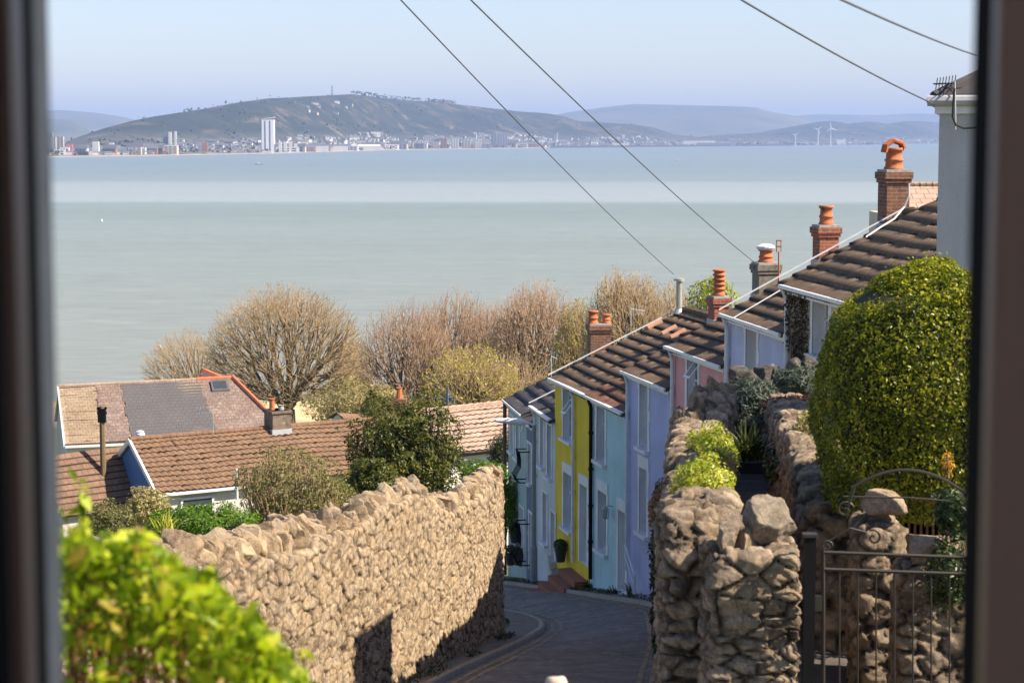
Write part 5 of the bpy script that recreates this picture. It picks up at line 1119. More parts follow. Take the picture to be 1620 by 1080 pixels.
mb.obj('boards', WOOD, wgt); mb = MB(); pts = [P(1410 + i * 9.5, 792 + 40 * ((1410 + i * 9.5 - 1455) / 48) ** 2 - 3, 15.75) - q0 for i in range(10)]; mb.tube(pts, .022, 5); mb.box((P(1408, 800, 15.75) - q0).to_tuple()[:1] + (-.06, -1.6), ((P(1415, 800, 15.75) - q0).x, -.02, (P(1410, 838, 15.75) - q0).z + .05)); mb.obj('arched_frame', M_noise('gate_frame_wood', (.25, .12, .05), (.4, .2, .09), 6), wgt)
# iron gate
GY_ = 12.6; g0 = P(1281, 1080, GY_); gt = empty('iron_gate', 'black wrought iron garden gate with scrolls and a shallow arch, right of the boulder pier', 'gate', (g0.x, GY_, -5.0)); o0 = Vector((g0.x, GY_, -5.0))
def gp(px, py): return P(px, py, GY_) - o0
mb = MB(); a = gp(1281, 848); mb.box((a.x - .036, -.035, 0), (a.x + .036, .035, a.z)); mb.obj('post', BLACK, gt); mb = MB(); mb.box((a.x - .045, -.045, a.z), (a.x + .045, .045, a.z + .02)); mb.obj('post_cap', IRONL, gt)
def flat(mb, pts, r): mb.tube(pts, r, 6)
mb = MB()
for (x0_, y0_, x1_, y1_) in ((1300, 873, 1540, 882), (1302, 900, 1540, 908)): flat(mb, [gp(x0_, y0_), gp(x1_, y1_)], .013)
mb.box(tuple(gp(1288, 958) - Vector((.06, .02, .03))), tuple(gp(1300, 958) + Vector((.0, .02, .07)))); flat(mb, [gp(1302, 868), gp(1302, 1320)], .014); flat(mb, [gp(1540, 868), gp(1540, 1320)], .014); flat(mb, [gp(1302, 1300), gp(1540, 1300)], .014); mb.obj('frame', IRONL, gt)
for k in range(8):
    px = 1328 + k * 29; mb = MB(); flat(mb, [gp(px, 900), gp(px, 1300)], .0055); mb.obj('bar', IRONL, gt)
mb = MB(); arc = [gp(1342, 800)] + [gp(x_, 743 + 26 * ((x_ - 1432) / 80) ** 2) for x_ in np.linspace(1352, 1530, 22)]; flat(mb, arc, .010); flat(mb, [gp(1334, 785), gp(1440, 787), gp(1500, 792)], .006); mb.obj('arch', IRONL, gt)
def scroll(cx, cy, r, turns, s0, flip, name='scroll', rr=.008):
    pts = [gp(cx + flip * r * (1 - i / 46) * math.cos(s0 + i * turns * 6.283 / 40), cy - r * (1 - i / 46) * math.sin(s0 + i * turns * 6.283 / 40)) for i in range(41)]; m_ = MB(); flat(m_, pts, rr); m_.obj(name, IRONL, gt)
for (cx, cy, r, tu, s0, fl) in ((1337, 806, 14, 1.3, .3, 1), (1308, 863, 9, 1.4, 0, 1), (1382, 850, 13, 1.2, 1.0, -1)): scroll(cx, cy, r, tu, s0, fl)
mb = MB(); flat(mb, [gp(1312, 855), gp(1345, 835), gp(1372, 842)], .007); mb.obj('curved_stem', IRONL, gt)
# paving behind the gate
mb = MB(); mb.add([(1.9, 11, -4.28), (6, 11, -4.28), (6, 16, -4.2), (1.9, 16, -4.2)], [(0, 1, 2, 3)]); props(mb.obj('paving', PATHM), kind='structure')

# foreground leafy bush, out of focus at the left, and the finial at the bottom edge
rg = np.random.default_rng(44); C = []
OUT = [(60, 850), (100, 862), (125, 845), (160, 868), (195, 862), (222, 850), (260, 892), (300, 915), (345, 940), (372, 975), (410, 992), (440, 1030), (470, 1068), (486, 1100), (520, 1200)]
ox = [p[0] for p in OUT]; oy = [p[1] for p in OUT]
for _ in range(9500):
    Y = rg.uniform(3.2, 4.8); px = rg.uniform(60, 520); top_ = np.interp(px, ox, oy) + rg.exponential(60) + rg.normal() * 8
    if top_ > 1300: continue
    C.append(tuple(P(px, top_, Y)))
# shoots standing proud of the outline
for (px, pt, pb) in ((127, 740, 850), (222, 835, 900), (255, 870, 930), (330, 905, 960), (478, 1030, 1090), (105, 800, 1000), (395, 950, 1010)):
    for k in range(20): C.append(tuple(P(px + rg.normal() * 8, rg.uniform(pt, pb), 3.9)))
C = np.array(C); bb = np.array([-.95, 3.9, -3.0])
t = empty('foreground_bush', 'bright lime green leafy bush, close and out of focus, at the lower left', 'bush', tuple(bb)); leaves('foliage', C - bb, .031, L_LIME, t, 3, aspect=.5, up=.5, jit=.5)
T = C[rg.integers(0, len(C), 320)]; S = branch_tree(bb, T, rg, .0018, .45, .35); V, Fc = tubes_np(np.array([q[0] for q in S]) - bb, np.array([q[1] for q in S]) - bb, np.array([q[2] for q in S]), np.array([q[3] for q in S]), 4); mesh('stems', V, Fc, M_noise('red_stems', (.14, .06, .02), (.22, .1, .04), 5), t, uv=False)
q0 = P(880, 1078, 6.5); t = empty('stone_finial', 'blurred pale rounded stone finial at the bottom edge, over the lane', 'finial', (q0.x, q0.y, -3.9))
mb = MB(); mb.tube([(0, 0, 0), (0, 0, q0.z + 3.9 - .02)], [.12, .05], 10); mb.obj('shaft', CEMENT, t); V, Fc = rock((0, 0, q0.z + 3.9), (.075, .07, .055), rng, 3, 2); mesh('knob', V, Fc, M_noise('pale_stone', (.5, .4, .32), (.6, .5, .4), 5), t, smooth_=True, uv=False)
# timber and odd bits behind the wall at the left
q0 = P(225, 862, 33); t = empty('timber_planter', 'weathered timber edging behind the wall, left of the sword-leaved plant', 'planter', q0); mb = MB()
for k in range(3): mb.box((-.5, -.03 + k * .0, .02 - k * .11), (.55, .03, .1 - k * .11))
mb.box((.3, -.02, -.05), (1.4, .04, -.01)); mb.obj('boards', M_noise('grey_timber', (.14, .115, .09), (.24, .2, .16), 5, stretch=(.3, 1, 3)), t)

# ------------------------------------------------------------------ far shore, hills and town
SHX = [-600, 80, 250, 430, 640, 870, 1060, 1250, 1400, 1500, 2200]
SHP = [249.5, 248, 246, 242.5, 237, 234, 232, 230.5, 229, 227, 226.5]
def shoreY(px): return 42 * F / (np.interp(px, SHX, SHP) - HOR)
SIL = [(-600, 243), (60, 238), (100, 232), (120, 221), (170, 204), (215, 192), (250, 185), (330, 173), (390, 162), (430, 157), (500, 153), (560, 150), (600, 155), (650, 160), (700, 163), (750, 169), (820, 177), (880, 182), (915, 192), (960, 196), (1000, 197), (1035, 203), (1062, 213), (1100, 217), (1150, 213), (1200, 210), (1230, 204), (1262, 198), (1290, 193), (1310, 192), (1335, 196), (1365, 193), (1400, 197), (1425, 192), (1450, 193), (1480, 195), (1560, 200), (2200, 215)]
TWS = 900
def land(name, px0, px1, n, sil, Y0, Y1, nt_, mat, flat=.12, z0=-42.6, rough=1.0, seed=0, shore=None):
    pxs = np.linspace(px0, px1, n); ts = np.linspace(0, 1, nt_); s_y = np.interp(pxs, [p[0] for p in sil], [p[1] for p in sil])
    Ya = shoreY(pxs) if shore else np.full(n, Y0); Yb = Ya * Y1 if shore else np.full(n, Y1)
    k = (pxs - 810) / F / math.cos(PITCH) * 1.0
    Yg = Ya[:, None] + (Yb - Ya)[:, None] * ts[None, :]; Xg = Yg * np.array([XP(p, 1.0) for p in pxs])[:, None]
    ztop = (HOR - s_y) / F * (Ya + (Yb - Ya) * .78)
    zz = np.where(ts[None, :] < .78, smooth(flat, .78, ts)[None, :] ** .9, 1 - smooth(.78, 1.15, ts)[None, :])
    nb = fbm(np.stack([Xg / 420 + seed, Yg / 420, Xg * 0], -1).reshape(-1, 3), 5).reshape(Xg.shape) - .5
    mid = np.sin(np.clip(ts / .78, 0, 1) * math.pi)[None, :]
    lo = -38.5 if shore else z0
    Z = lo + (ztop[:, None] - lo) * zz + nb * mid * 70 * rough * np.clip((ztop[:, None] + 30) / 150, .1, 1) * 1.4
    if shore: Z[:, 0] = -43.5; Z[:, 1] = -40.5
    o = mesh(name, np.stack([Xg, Yg, Z], -1), grid_faces(n, nt_), mat, smooth_=True, uv=False); props(o, kind='structure'); return (pxs, ts, Ya, Yb, Z)
s = NT('far_hillside'); o = s.coord(); sep = s.n('SeparateXYZ'); s.l(o, sep.inputs[0])
n1 = s.noise(s.coord(scale=(.0045, .0045, .009)), 1, 11, .72, 1.2)
col = s.ramp(n1, [(.36, (.012, .02, .014)), (.50, (.022, .03, .019)), (.56, (.06, .05, .03)), (.64, (.17, .13, .08)), (.74, (.10, .14, .05))])
col = s.mix(s.ramp(s.noise(s.coord(scale=(.02, .02, .02)), 1, 6, .8), [(.50, (0, 0, 0)), (.56, (.85, .85, .85))]), col, (.012, .02, .014))
mrr = s.n('MapRange'); mrr.inputs['From Min'].default_value = -38; mrr.inputs['From Max'].default_value = 22; s.l(sep.outputs[2], mrr.inputs[0])
col = s.mix(mrr.outputs[0], s.ramp(s.noise(s.coord(scale=(.018, .018, .03)), 1, 7, .85), [(.40, (.05, .055, .045)), (.5, (.10, .10, .08)), (.6, (.2, .19, .17))]), col)
HILLM = s.out(col, .95)
main = land('hill', -600, 2200, 620, SIL, 0, 1.34, 90, HILLM, shore=True)
def land_z(px, t):
    pxs, ts, Ya, Yb, Z = main; i = (px - pxs[0]) / (pxs[1] - pxs[0]); i0 = int(i); j = t * (len(ts) - 1); j0 = min(int(j), len(ts) - 2); fi, fj = i - i0, j - j0
    z = (Z[i0, j0] * (1 - fi) + Z[i0 + 1, j0] * fi) * (1 - fj) + (Z[i0, j0 + 1] * (1 - fi) + Z[i0 + 1, j0 + 1] * fi) * fj
    ya = np.interp(px, pxs, Ya); yb = np.interp(px, pxs, Yb); Y = ya + (yb - ya) * t; return XP(px, Y), Y, float(z)
FARM = M_noise('distant_moorland', (.05, .065, .04), (.16, .14, .09), .0014, .95, 0, c3=(.22, .2, .15), patch=.6, pscale=.0012)
land('hill', 700, 1500, 120, [(700, 215), (820, 200), (870, 185), (900, 178), (950, 171), (1000, 165.5), (1060, 167), (1100, 168), (1150, 169), (1190, 171), (1215, 178), (1250, 184), (1300, 197), (1400, 212), (1500, 217)], 14500, 20000, 30, FARM, 0, rough=.5, seed=4)
land('hill', 1100, 1700, 60, [(1100, 200), (1200, 188), (1290, 181), (1380, 183), (1440, 180), (1500, 182), (1700, 190)], 21000, 25500, 14, FARM, 0, rough=.3, seed=9)
land('hill', -400, 330, 60, [(-400, 190), (60, 176), (110, 175), (160, 179), (210, 187), (250, 200), (330, 217)], 15000, 19000, 20, FARM, 0, rough=.3, seed=2)
land('hill', -400, 200, 60, [(-400, 200), (60, 192), (90, 188), (120, 190), (138, 198), (150, 207), (200, 218)], 10500, 12500, 16, FARM, 0, rough=.3, seed=5)
land('hill', 640, 760, 30, [(640, 178), (665, 162), (690, 158.5), (712, 159), (722, 166), (760, 185)], 11800, 12400, 10, FARM, 0, rough=.1, seed=6)
# beach strip
SANDM = M_noise('pale_sand', (.38, .29, .2), (.5, .4, .29), .01, .95, 0)
bp = np.linspace(60, 880, 100); by = shoreY(bp); bx = np.array([XP(p, 1.0) for p in bp])
V = np.stack([np.stack([bx * (by - 60), by - 60, by * 0 - 42.4], -1), np.stack([bx * (by + 90), by + 90, by * 0 - 39.2], -1)], 1); props(mesh('beach', V, grid_faces(100, 2), SANDM), kind='structure')
# tree line and quay as long low masses
LF = M_leaf('far_tree_leaf', [(0, (.02, .035, .02)), (1, (.06, .07, .035))], .1)
rg = np.random.default_rng(17); C = []
for _ in range(15000):
    px = rg.uniform(-60, 1560); t_ = rg.uniform(.02, .42) if rg.uniform() < .75 else rg.uniform(.4, .77)
    x, y, z = land_z(px, t_); 
    if t_ > .3 and rg.uniform() < .75: continue
    if vnoise(np.array([[px / 22., t_ * 16, 1.]]))[0] < .5: continue
    C.append((x, y, z + rg.uniform(0, 9)))
for px in np.arange(560, 720, 1.2):  # trees on the crest
    x, y, z = land_z(px, .775)
    if rg.uniform() < .6: C += [(x + rg.normal() * 6, y, z + rg.uniform(0, 14)) for _ in range(4)]
props(leaves('woodland', np.array(C), 8.5, LF, None, 1, aspect=.8, up=.2), 'scattered dark woodland over the far hillside and town', 'woodland', kind='stuff')
PALE = M_plain('pale_town_wall', (.66, .64, .6), .8); CRM = M_plain('cream_town_wall', (.5, .44, .36), .8); SLR = M_plain('town_slate', (.13, .13, .14), .8); GRY = M_plain('grey_town_wall', (.24, .25, .27), .8); BRK = M_plain('brick_town_wall', (.32, .15, .1), .8); SHD = M_plain('town_glass', (.10, .12, .15), .3)
protos = {}
def town_mesh(kind, wm, rm, gable=True):
    mb = MB(); mb.box((-.5, -.5, -1.5), (.5, .5, 1)); nb = len(mb.f)
    if gable: mb.add([(-.52, -.54, 1), (.52, -.54, 1), (.52, .54, 1), (-.52, .54, 1), (-.52, 0, 1.6), (.52, 0, 1.6)], [(0, 1, 5, 4), (2, 3, 4, 5), (1, 2, 5), (3, 0, 4)])
    else: mb.box((-.45, -.45, 1.003), (.1, .45, 1.09))
    nr = len(mb.f)
    for k in range(3):  # window bands, proud of the walls
        for j in range(2): mb.box((-.42 + k * .3, -.53, .12 + j * .45), (-.22 + k * .3, -.5, .38 + j * .45))
    o = mb.obj(kind, [wm, rm, SHD]); pl_ = o.data.polygons
    for i, p in enumerate(pl_): p.material_index = 0 if i < nb else (1 if i < nr else 2)
    return o
PR = {'w': (town_mesh('town_house', PALE, SLR), 'pale slate-roofed house on the far hillside town, one of many alike', 'house', 'pale houses of the far town'),
      'c': (town_mesh('town_house', CRM, SLR), 'cream slate-roofed house in the far town across the bay, one of many alike', 'house', 'cream houses of the far town'),
      'b': (town_mesh('town_house', BRK, SLR), 'brick house in the far town across the bay, one of many alike', 'house', 'brick houses of the far town'),
      'f': (town_mesh('town_block', PALE, GRY, False), 'white flat-roofed block near the far shore, one of many alike', 'building', 'white flat-roofed blocks of the far town'),
      'g': (town_mesh('town_block', GRY, GRY, False), 'grey flat-roofed block near the far shore, one of many alike', 'building', 'grey flat-roofed blocks of the far town')}
used = set()
def place(kind, px, t_, w_, d_, h_, rz=0):
    src, lab, cat, grp = PR[kind]; x, y, z = land_z(px, t_)
    if kind in used: o = src.copy(); COL.objects.link(o)
    else: o = src; used.add(kind)
    o.location = (x, y, z); o.scale = (w_, d_, h_); o.rotation_euler = (0, 0, rz); props(o, lab, cat, grp); return o
rg = np.random.default_rng(23)
def scatter(n, px0, px1, t0, t1, kinds, wr, hr_, rz=.5):
    for _ in range(n): place(kinds[int(rg.integers(len(kinds)))], rg.uniform(px0, px1), rg.uniform(t0, t1), rg.uniform(*wr), rg.uniform(9, 14), rg.uniform(*hr_), rg.normal() * rz)
scatter(30, 285, 430, .10, .36, 'wwc', (14, 40), (5, 8)); scatter(62, 445, 690, .08, .30, 'wwwc', (14, 45), (5, 8)); scatter(44, 690, 900, .05, .28, 'wwcf', (16, 50), (6, 11))
scatter(40, 850, 1060, .04, .30, 'wwf', (20, 60), (5, 9)); scatter(30, 80, 290, .03, .16, 'fgcbw', (20, 55), (8, 18)); scatter(20, 1060, 1300, .03, .4, 'fwg', (30, 90), (6, 12)); scatter(8, 1300, 1470, .03, .3, 'wf', (20, 70), (6, 10)); scatter(5, 495, 560, .50, .60, 'c', (9, 18), (4, 5))
scatter(22, 440, 870, .015, .05, 'fcgb', (30, 70), (10, 18), .15)
def bespoke(name, label, px, t_, pyb, pyt, wpx, m, extra=None, cat='building', depth=.6):
    x, y, z = land_z(px, t_); h_ = (HOR - pyt) / F * y - z; w_ = wpx / F * y; t = empty(name, label, cat, (x, y, z)); mb = MB(); mb.box((-w_ / 2, 0, -4), (w_ / 2, w_ * depth, h_)); mb.obj('wall', m, t)
    nfl = max(int(h_ / 3.4), 2); fb = MB()
    for k in range(nfl):
        zf = h_ * (k + .35) / nfl
        for q in range(max(2, int(w_ / 9))): nq = max(2, int(w_ / 9)); fb.box((-w_ / 2 + w_ * (q + .2) / nq, -.25, zf), (-w_ / 2 + w_ * (q + .8) / nq, -.02, zf + h_ / nfl * .45))
    if extra != 'plain' and len(fb.f) > 36: fb.obj('windows', SHD, t)
    return t, w_, h_
mb = MB(); mats_ = []
for (n_, a_, b_, c_, d_) in ((240, 285, 430, .10, .33), (460, 440, 700, .05, .31), (360, 690, 900, .04, .31), (300, 850, 1060, .04, .34), (110, 80, 290, .03, .2), (90, 1060, 1480, .03, .3), (6, 490, 560, .45, .6)):
    for _ in range(n_):
        x, y, z = land_z(rg.uniform(a_, b_), rg.uniform(c_, d_)); w2, h2, a = rg.uniform(7, 22), rg.uniform(4, 6.5), rg.normal() * .4
        M_ = Matrix.Translation((x, y, z)) @ Matrix.Rotation(a, 4, 'Z'); n0 = len(mb.f); mb.box((-w2 / 2, -4, -3), (w2 / 2, 4, h2), M_); mats_ += [0] * 6
        mb.add([M_ @ Vector(q) for q in ((-w2 / 2, -4.4, h2), (w2 / 2, -4.4, h2), (w2 / 2, 4.4, h2), (-w2 / 2, 4.4, h2), (-w2 / 2, 0, h2 + 3), (w2 / 2, 0, h2 + 3))], [(0, 1, 5, 4), (2, 3, 4, 5), (1, 2, 5), (3, 0, 4)]); mats_ += [1] * 4
o = mb.obj('distant_houses', [M_plain('faded_town_wall', (.5, .48, .45), .85, 0, .5), SLR]); o.data.polygons.foreach_set('material_index', mats_); props(o, 'mass of tiny pale houses beyond counting in the far town', 'houses', kind='stuff')
t, w_, h_ = bespoke('tower', 'tall white residential tower with a slanted top, highest on the far waterfront', 428, .03, 238, 190, 19, M_plain('tower_white', (.75, .75, .76), .6), 'plain', 'tower block', .8)
mb = MB(); 
for q in (-.28, .12): mb.box((w_ * q, -.4, 4), (w_ * (q + .10), -.02, h_ * .97))
mb.obj('glazing_strip', SHD, t); mb = MB(); mb.add([(-w_ / 2 - 1, -.5, h_), (w_ / 2 + 1, -.5, h_ + 6), (w_ / 2 + 1, w_ * .8, h_ + 6), (-w_ / 2 - 1, w_ * .8, h_), (-w_ / 2 - 1, -.5, h_ + 1.5), (w_ / 2 + 1, -.5, h_ + 7.5), (w_ / 2 + 1, w_ * .8, h_ + 7.5), (-w_ / 2 - 1, w_ * .8, h_ + 1.5)], [(0, 3, 2, 1), (4, 5, 6, 7), (0, 1, 5, 4), (1, 2, 6, 5), (2, 3, 7, 6), (3, 0, 4, 7)]); mb.obj('slanted_roof', PALE, t)
bespoke('building', 'dark low glass block at the foot of the tall white tower', 432, .02, 240, 228, 13, SHD, 'plain')
for k, (px, top_, w2) in enumerate(((447, 224, 5), (455, 224, 5), (463, 224, 5), (471, 227, 5))): bespoke('building', ['first', 'second', 'third', 'fourth'][k] + ' slim white block right of the tall white tower', px, .025, 238, top_, w2, PALE, 'plain')
bespoke('tower', 'dark blue-grey slab of the twin high-rise group on the left shore', 268, .12, 235, 209, 9, GRY); bespoke('tower', 'pale slim high-rise, left one of the pair beside the dark slab', 275.5, .10, 235, 209, 3.4, PALE, 'plain'); bespoke('tower', 'pale slim high-rise, right one of the pair beside the dark slab', 283.5, .10, 235, 208, 3.4, PALE, 'plain')
bespoke('tower', 'dark office tower at the far left beside the window frame', 85, .10, 240, 210, 12, GRY); bespoke('tower', 'pale mid-height block right of the dark far-left tower', 92, .07, 240, 217, 8, CRM); bespoke('tower', 'brownish slab block right of the far-left towers', 103, .10, 238, 216, 10, CRM)
bespoke('building', 'white drum-like civic building with a wide top on the left shore', 158, .07, 238, 224, 10, PALE, 'plain'); bespoke('building', 'pink-red shed-like building on the left shore', 117, .05, 240, 228, 10, M_plain('pinkish_wall', (.4, .16, .18), .8), 'plain'); bespoke('building', 'small bright white cube building left of the drum-like one', 183, .07, 238, 226, 7, PALE, 'plain')
bespoke('building', 'sandy long office block on the shore near the twin high-rises', 222, .03, 243, 233, 15, CRM); bespoke('building', 'sandy office block with a raised wing below the twin high-rises', 272, .03, 242, 231, 27, CRM); bespoke('building', 'orange brick building left of the tall white tower', 329, .05, 238, 226, 9, BRK, 'plain')
for k, (px, w2, lab) in enumerate(((502, 40, 'long white seafront terrace right of the slim white blocks'), (538, 30, 'second long white seafront terrace, shorter than its neighbour'), (586, 36, 'white seafront terrace with a raised middle beside the apartment blocks'))):
    t, w_, h_ = bespoke('terrace', lab, px, .015, 237, 231, w2, PALE, 'plain', 'terrace', .12); mb = MB(); mb.add([(-w_ / 2, 0, h_), (w_ / 2, 0, h_), (w_ / 2, w_ * .12, h_), (-w_ / 2, w_ * .12, h_), (-w_ / 2, w_ * .06, h_ + 5), (w_ / 2, w_ * .06, h_ + 5)], [(0, 1, 5, 4), (2, 3, 4, 5), (1, 2, 5), (3, 0, 4)]); mb.obj('roof', SLR if k < 2 else PALE, t)
for k, (px, tp_, w2, m_, lab) in enumerate(((633, 226, 10, GRY, 'grey apartment block left of the cream ones'), (650, 225, 12, CRM, 'cream apartment block beside the grey one'), (690, 224, 12, CRM, 'tall cream apartment block left of the brown one'), (703, 219, 10, BRK, 'brown apartment block standing above the cream waterfront flats'), (720, 219, 12, PALE, 'white apartment block right of the brown one'), (738, 222, 14, CRM, 'broad cream apartment block in the middle of the waterfront'), (756, 219, 12, PALE, 'pale apartment block left of the grey slab tower'), (781, 210, 9, GRY, 'grey slab tower, darker half of the big pair'), (795, 211, 16, M_plain('mid_grey', (.33, .33, .35), .8), 'lighter broad half of the big grey slab tower'))): bespoke('apartment_block', lab, px, .03, 235, tp_, w2, m_, cat='apartment block')
for k, (px, tp_, w2, m_, lab, t_) in enumerate(((980, 226.5, 26, PALE, 'long white industrial shed by the quay', .05), (1040, 225, 18, GRY, 'grey dock warehouse right of the white shed', .05), (1103, 223, 50, PALE, 'very long white factory hall on the low shore', .08), (1130, 226, 60, GRY, 'dark quay works below the white factory hall', .02), (1220, 227, 34, GRY, 'low dark works at the end of the quay', .02), (1325, 221, 14, PALE, 'white shed at the foot of the tallest wind turbine', .05))): bespoke('warehouse', lab, px, t_, 230, tp_, w2, m_, 'plain', 'warehouse', .2)
qp = np.linspace(870, 1246, 60); qy = shoreY(qp) - 60; qx = np.array([XP(p, 1.0) for p in qp]) * qy; V = np.stack([np.stack([qx, qy, qx * 0 - 43], -1), np.stack([qx, qy, qx * 0 - 34], -1), np.stack([qx, qy + 60, qx * 0 - 34], -1)], 1)
o = mesh('quay_wall', V, grid_faces(60, 3), M_plain('dark_quay', (.05, .05, .055), .9)); tag1(o, 'long dark quay wall along the far shore at the right', 'quay')
def turbine(px, pyb, pyt, Y, r_px, rot, lab):
    b = P(px, pyb, Y); t = empty('wind_turbine', lab, 'wind turbine', b, 0, 'wind turbines on the far shore'); h_ = (P(px, pyt, Y) - b).z; mb = MB(); mb.tube([(0, 0, -15), (0, 0, h_)], [2.3, 1.3], 10); mb.obj('tower', WHITEG, t); MB().box((-2, -4, h_ - 2), (2, 8, h_ + 2)).obj('nacelle', WHITEG, t)
    R = r_px / F * Y
    for k in range(3):
        a = rot + k * 2.0944; mb = MB(); d = Vector((math.sin(a), 0, math.cos(a))); mb.tube([Vector((0, -5, h_)), Vector((0, -5, h_)) + d * R * .25, Vector((0, -5, h_)) + d * R], [1.4, 1.9, .5], 5); mb.obj('blade', WHITEG, t)
turbine(1258, 228, 214, 9500, 6, .9, 'leftmost and faintest of the three wind turbines'); turbine(1294, 224, 205, 9000, 8, .8, 'middle wind turbine of the three, blades pointing up right'); turbine(1314, 226, 203, 8600, 10, -.15, 'largest, rightmost of the three wind turbines')
x, y, z = land_z(529, .775); t = empty('radio_mast', 'thin lattice mast on top of the main hill', 'mast', (x, y, z)); mb = MB(); hh = (HOR - 137) / F * y - z
for a in (-3, 3): mb.tube([(a, 0, -5), (a * .5, 0, hh)], [1.0, .7], 4)
for k in range(8): mb.tube([(-3 + k * .15, 0, hh * k / 8), (3 - k * .15, 0, hh * (k + 1) / 8)], .5, 4)
mb.obj('lattice', IRON, t)
x, y, z = land_z(878, .03); t = empty('footbridge_mast', 'slim white leaning bridge mast on the far waterfront', 'mast', (x, y, z)); mb = MB(); mb.tube([(0, 0, 0), (10, 0, (HOR - 209) / F * y - z)], [2, 1], 6); mb.tube([(10, 0, (HOR - 209) / F * y - z), (-24, 0, 2)], .4, 4); mb.obj('spar', WHITEG, t)
def boat(px, py, L_, lab, mast=0, m=PALE):
    b = P(px, py, 42 * F / (py - HOR)); b.z = -42; t = empty('boat', lab, 'boat', b); mb = MB(); prof = [(-.5, .3), (-.3, .5), (.1, .5), (.35, .3), (.5, 0.02)]
    V = []; 
    for x, w2 in prof: V += [(x * L_, -w2 * L_ * .28, .085 * L_), (x * L_, w2 * L_ * .28, .085 * L_), (x * L_ * .9, -w2 * L_ * .15, -.02 * L_), (x * L_ * .9, w2 * L_ * .15, -.02 * L_)]
    Fc = []
    for i in range(4): a = i * 4; b_ = a + 4; Fc += [(a, b_, b_ + 1, a + 1), (a, a + 2, b_ + 2, b_), (a + 1, b_ + 1, b_ + 3, a + 3)]
    Fc += [(0, 1, 3, 2)]; mb.add(V, Fc); mb.obj('hull', m, t); mb = MB(); mb.box((-.25 * L_, -.08 * L_, .085 * L_), (.08 * L_, .08 * L_, .19 * L_)); mb.obj('cabin', PALE, t)
    if mast: mb = MB(); mb.tube([(.02 * L_, 0, .08 * L_), (.02 * L_, 0, mast)], .16, 5); mb.tube([(.02 * L_, 0, .22 * L_), (-.4 * L_, 0, .22 * L_)], .25, 5); mb.obj('mast', LEAD, t)
boat(410, 260, 14, 'moored sailing yacht with a bare mast off the tall white tower', 14, M_plain('hull_grey', (.3, .33, .35), .5)); boat(482, 258.5, 7, 'tiny white boat right of the moored yacht'); boat(1071, 254, 9, 'small white motor boat on the right half of the bay', 5)
b = P(161, 350, 42 * F / (350 - HOR)); b.z = -42; t = empty('buoy', 'tiny pale buoy on the water at the far left', 'buoy', b); MB().lathe((0, 0, 0), [(.3, -.2), (.55, .3), (.5, .8), (.2, 1.1), (.1, 1.6)], 10).obj('float', WHITEG, t)

# ------------------------------------------------------------------ the window we look through and the room behind it
WF = M_plain('brown_window_plastic', (.30, .195, .175), .4, 0, .05)
WFD = M_plain('dark_rubber_seal', (.012, .010, .012), .9); WFD.node_tree.nodes['Principled BSDF'].inputs['Specular IOR Level'].default_value = .05; WFL = M_noise('dusty_grey_outer_frame', (.42, .38, .35), (.6, .55, .5), 14, .8, .2, 60)
wf = empty('window_frame', 'brown plastic window frame, close and blurred, at both sides of the view', 'window frame', (0, 1.5, -1.2))
yo = 1.5
def jb(name, px0, px1, y0, y1, m, parent=wf):
    a, b = (XP(px0, 1.0) * y0, XP(px1, 1.0) * y1) if px1 < 810 else (XP(px0, 1.0) * y1, XP(px1, 1.0) * y0); mb = MB(); z0_, z1_ = -.62, .5; a_, b_ = min(a, b), max(a, b); me_ = mb
    mb.box((a_, y0 - yo, z0_ + 1.2), (b_, y1 - yo, z1_ + 1.2)); o = mb.obj(name, m, parent)
    bv = o.modifiers.new('bevel', 'BEVEL'); bv.width = .004; bv.segments = 3; return o
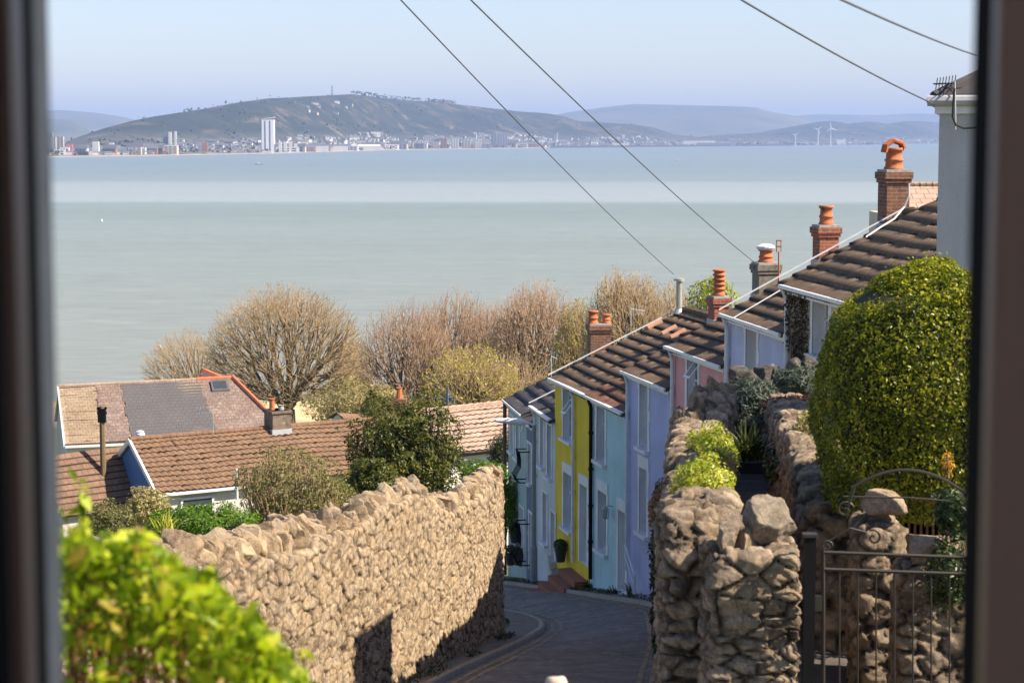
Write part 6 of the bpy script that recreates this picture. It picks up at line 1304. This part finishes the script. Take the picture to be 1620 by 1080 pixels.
# px values are read on the middle row; the frame stands upright
jb('outer_frame', 40, 90, 1.64, 1.70, WFL); jb('seal', -30, 66, 1.56, 1.60, WFD); jb('sash', -80, 50, 1.46, 1.50, WF); jb('sash_edge', -260, 10, 1.30, 1.34, WFD)
jb('outer_frame', 1527, 1590, 1.60, 1.64, WFD); jb('sash_edge', 1529, 1640, 1.50, 1.56, WFD); jb('sash', 1556, 1900, 1.47, 1.495, WF)
xl, xr = XP(-80, 1.0) * 1.45, XP(1900, 1.0) * 1.45
mb = MB(); mb.box((-.55, -.1, .40), (.75, .1, .52)); mb.box((-.55, -.1, 1.76), (.75, .1, 1.88)); mb.obj('rail', WF, wf)
RW = M_plain('room_wall_paint', (.55, .5, .46), .9)
mb = MB(); X0, X1, Y0r, Z0r, Z1r = -1.5, 1.6, -2.2, -1.5, 1.05
mb.box((X0, 1.3, Z0r), (-.52, 1.72, Z1r)); mb.box((.62, 1.3, Z0r), (X1, 1.72, Z1r)); mb.box((-.52, 1.3, Z0r), (.62, 1.72, -.70)); mb.box((-.52, 1.3, .57), (.62, 1.72, Z1r))
mb.box((X0 - .1, Y0r, Z0r), (X0, 1.72, Z1r)); mb.box((X1, Y0r, Z0r), (X1 + .1, 1.72, Z1r)); props(mb.obj('wall', RW), kind='structure')
mb = MB(); mb.box((X0, Y0r, Z0r - .1), (X1, 1.3, Z0r - .002)); props(mb.obj('floor', RW), kind='structure'); mb = MB(); mb.box((X0 - .1, Y0r, Z1r + .002), (X1 + .1, 1.72, Z1r + .1)); props(mb.obj('ceiling', RW), kind='structure')

# ------------------------------------------------------------------ air
s = NT('haze_air'); v = s.n('VolumePrincipled'); v.inputs['Density'].default_value = 6.2e-5; v.inputs['Color'].default_value = (.41, .57, .94, 1); v.inputs['Anisotropy'].default_value = 0
for l_ in list(s.t.nodes['Material Output'].inputs[0].links): s.t.links.remove(l_)
s.l(v.outputs[0], s.t.nodes['Material Output'].inputs[1])
mb = MB(); mb.box((-11000, -60, -62), (11000, 28000, 400)); hz = mb.obj('haze', s.m); props(hz, 'pale sea haze over the whole bay', 'haze', kind='stuff')
del hz['category']

# ------------------------------------------------------------------ put every origin-placed root at the base of its thing
bpy.context.view_layer.update()
for o in list(COL.objects):
    if o.type == 'EMPTY' and o.parent is None and o.location.length < 1e-6:
        bb = [c.matrix_world @ Vector(k) for c in o.children for k in c.bound_box]
        if not bb: continue
        b = Vector(((min(p.x for p in bb) + max(p.x for p in bb)) / 2, (min(p.y for p in bb) + max(p.y for p in bb)) / 2, min(p.z for p in bb)))
        o.location = b
        for c in o.children: c.location = c.location - b
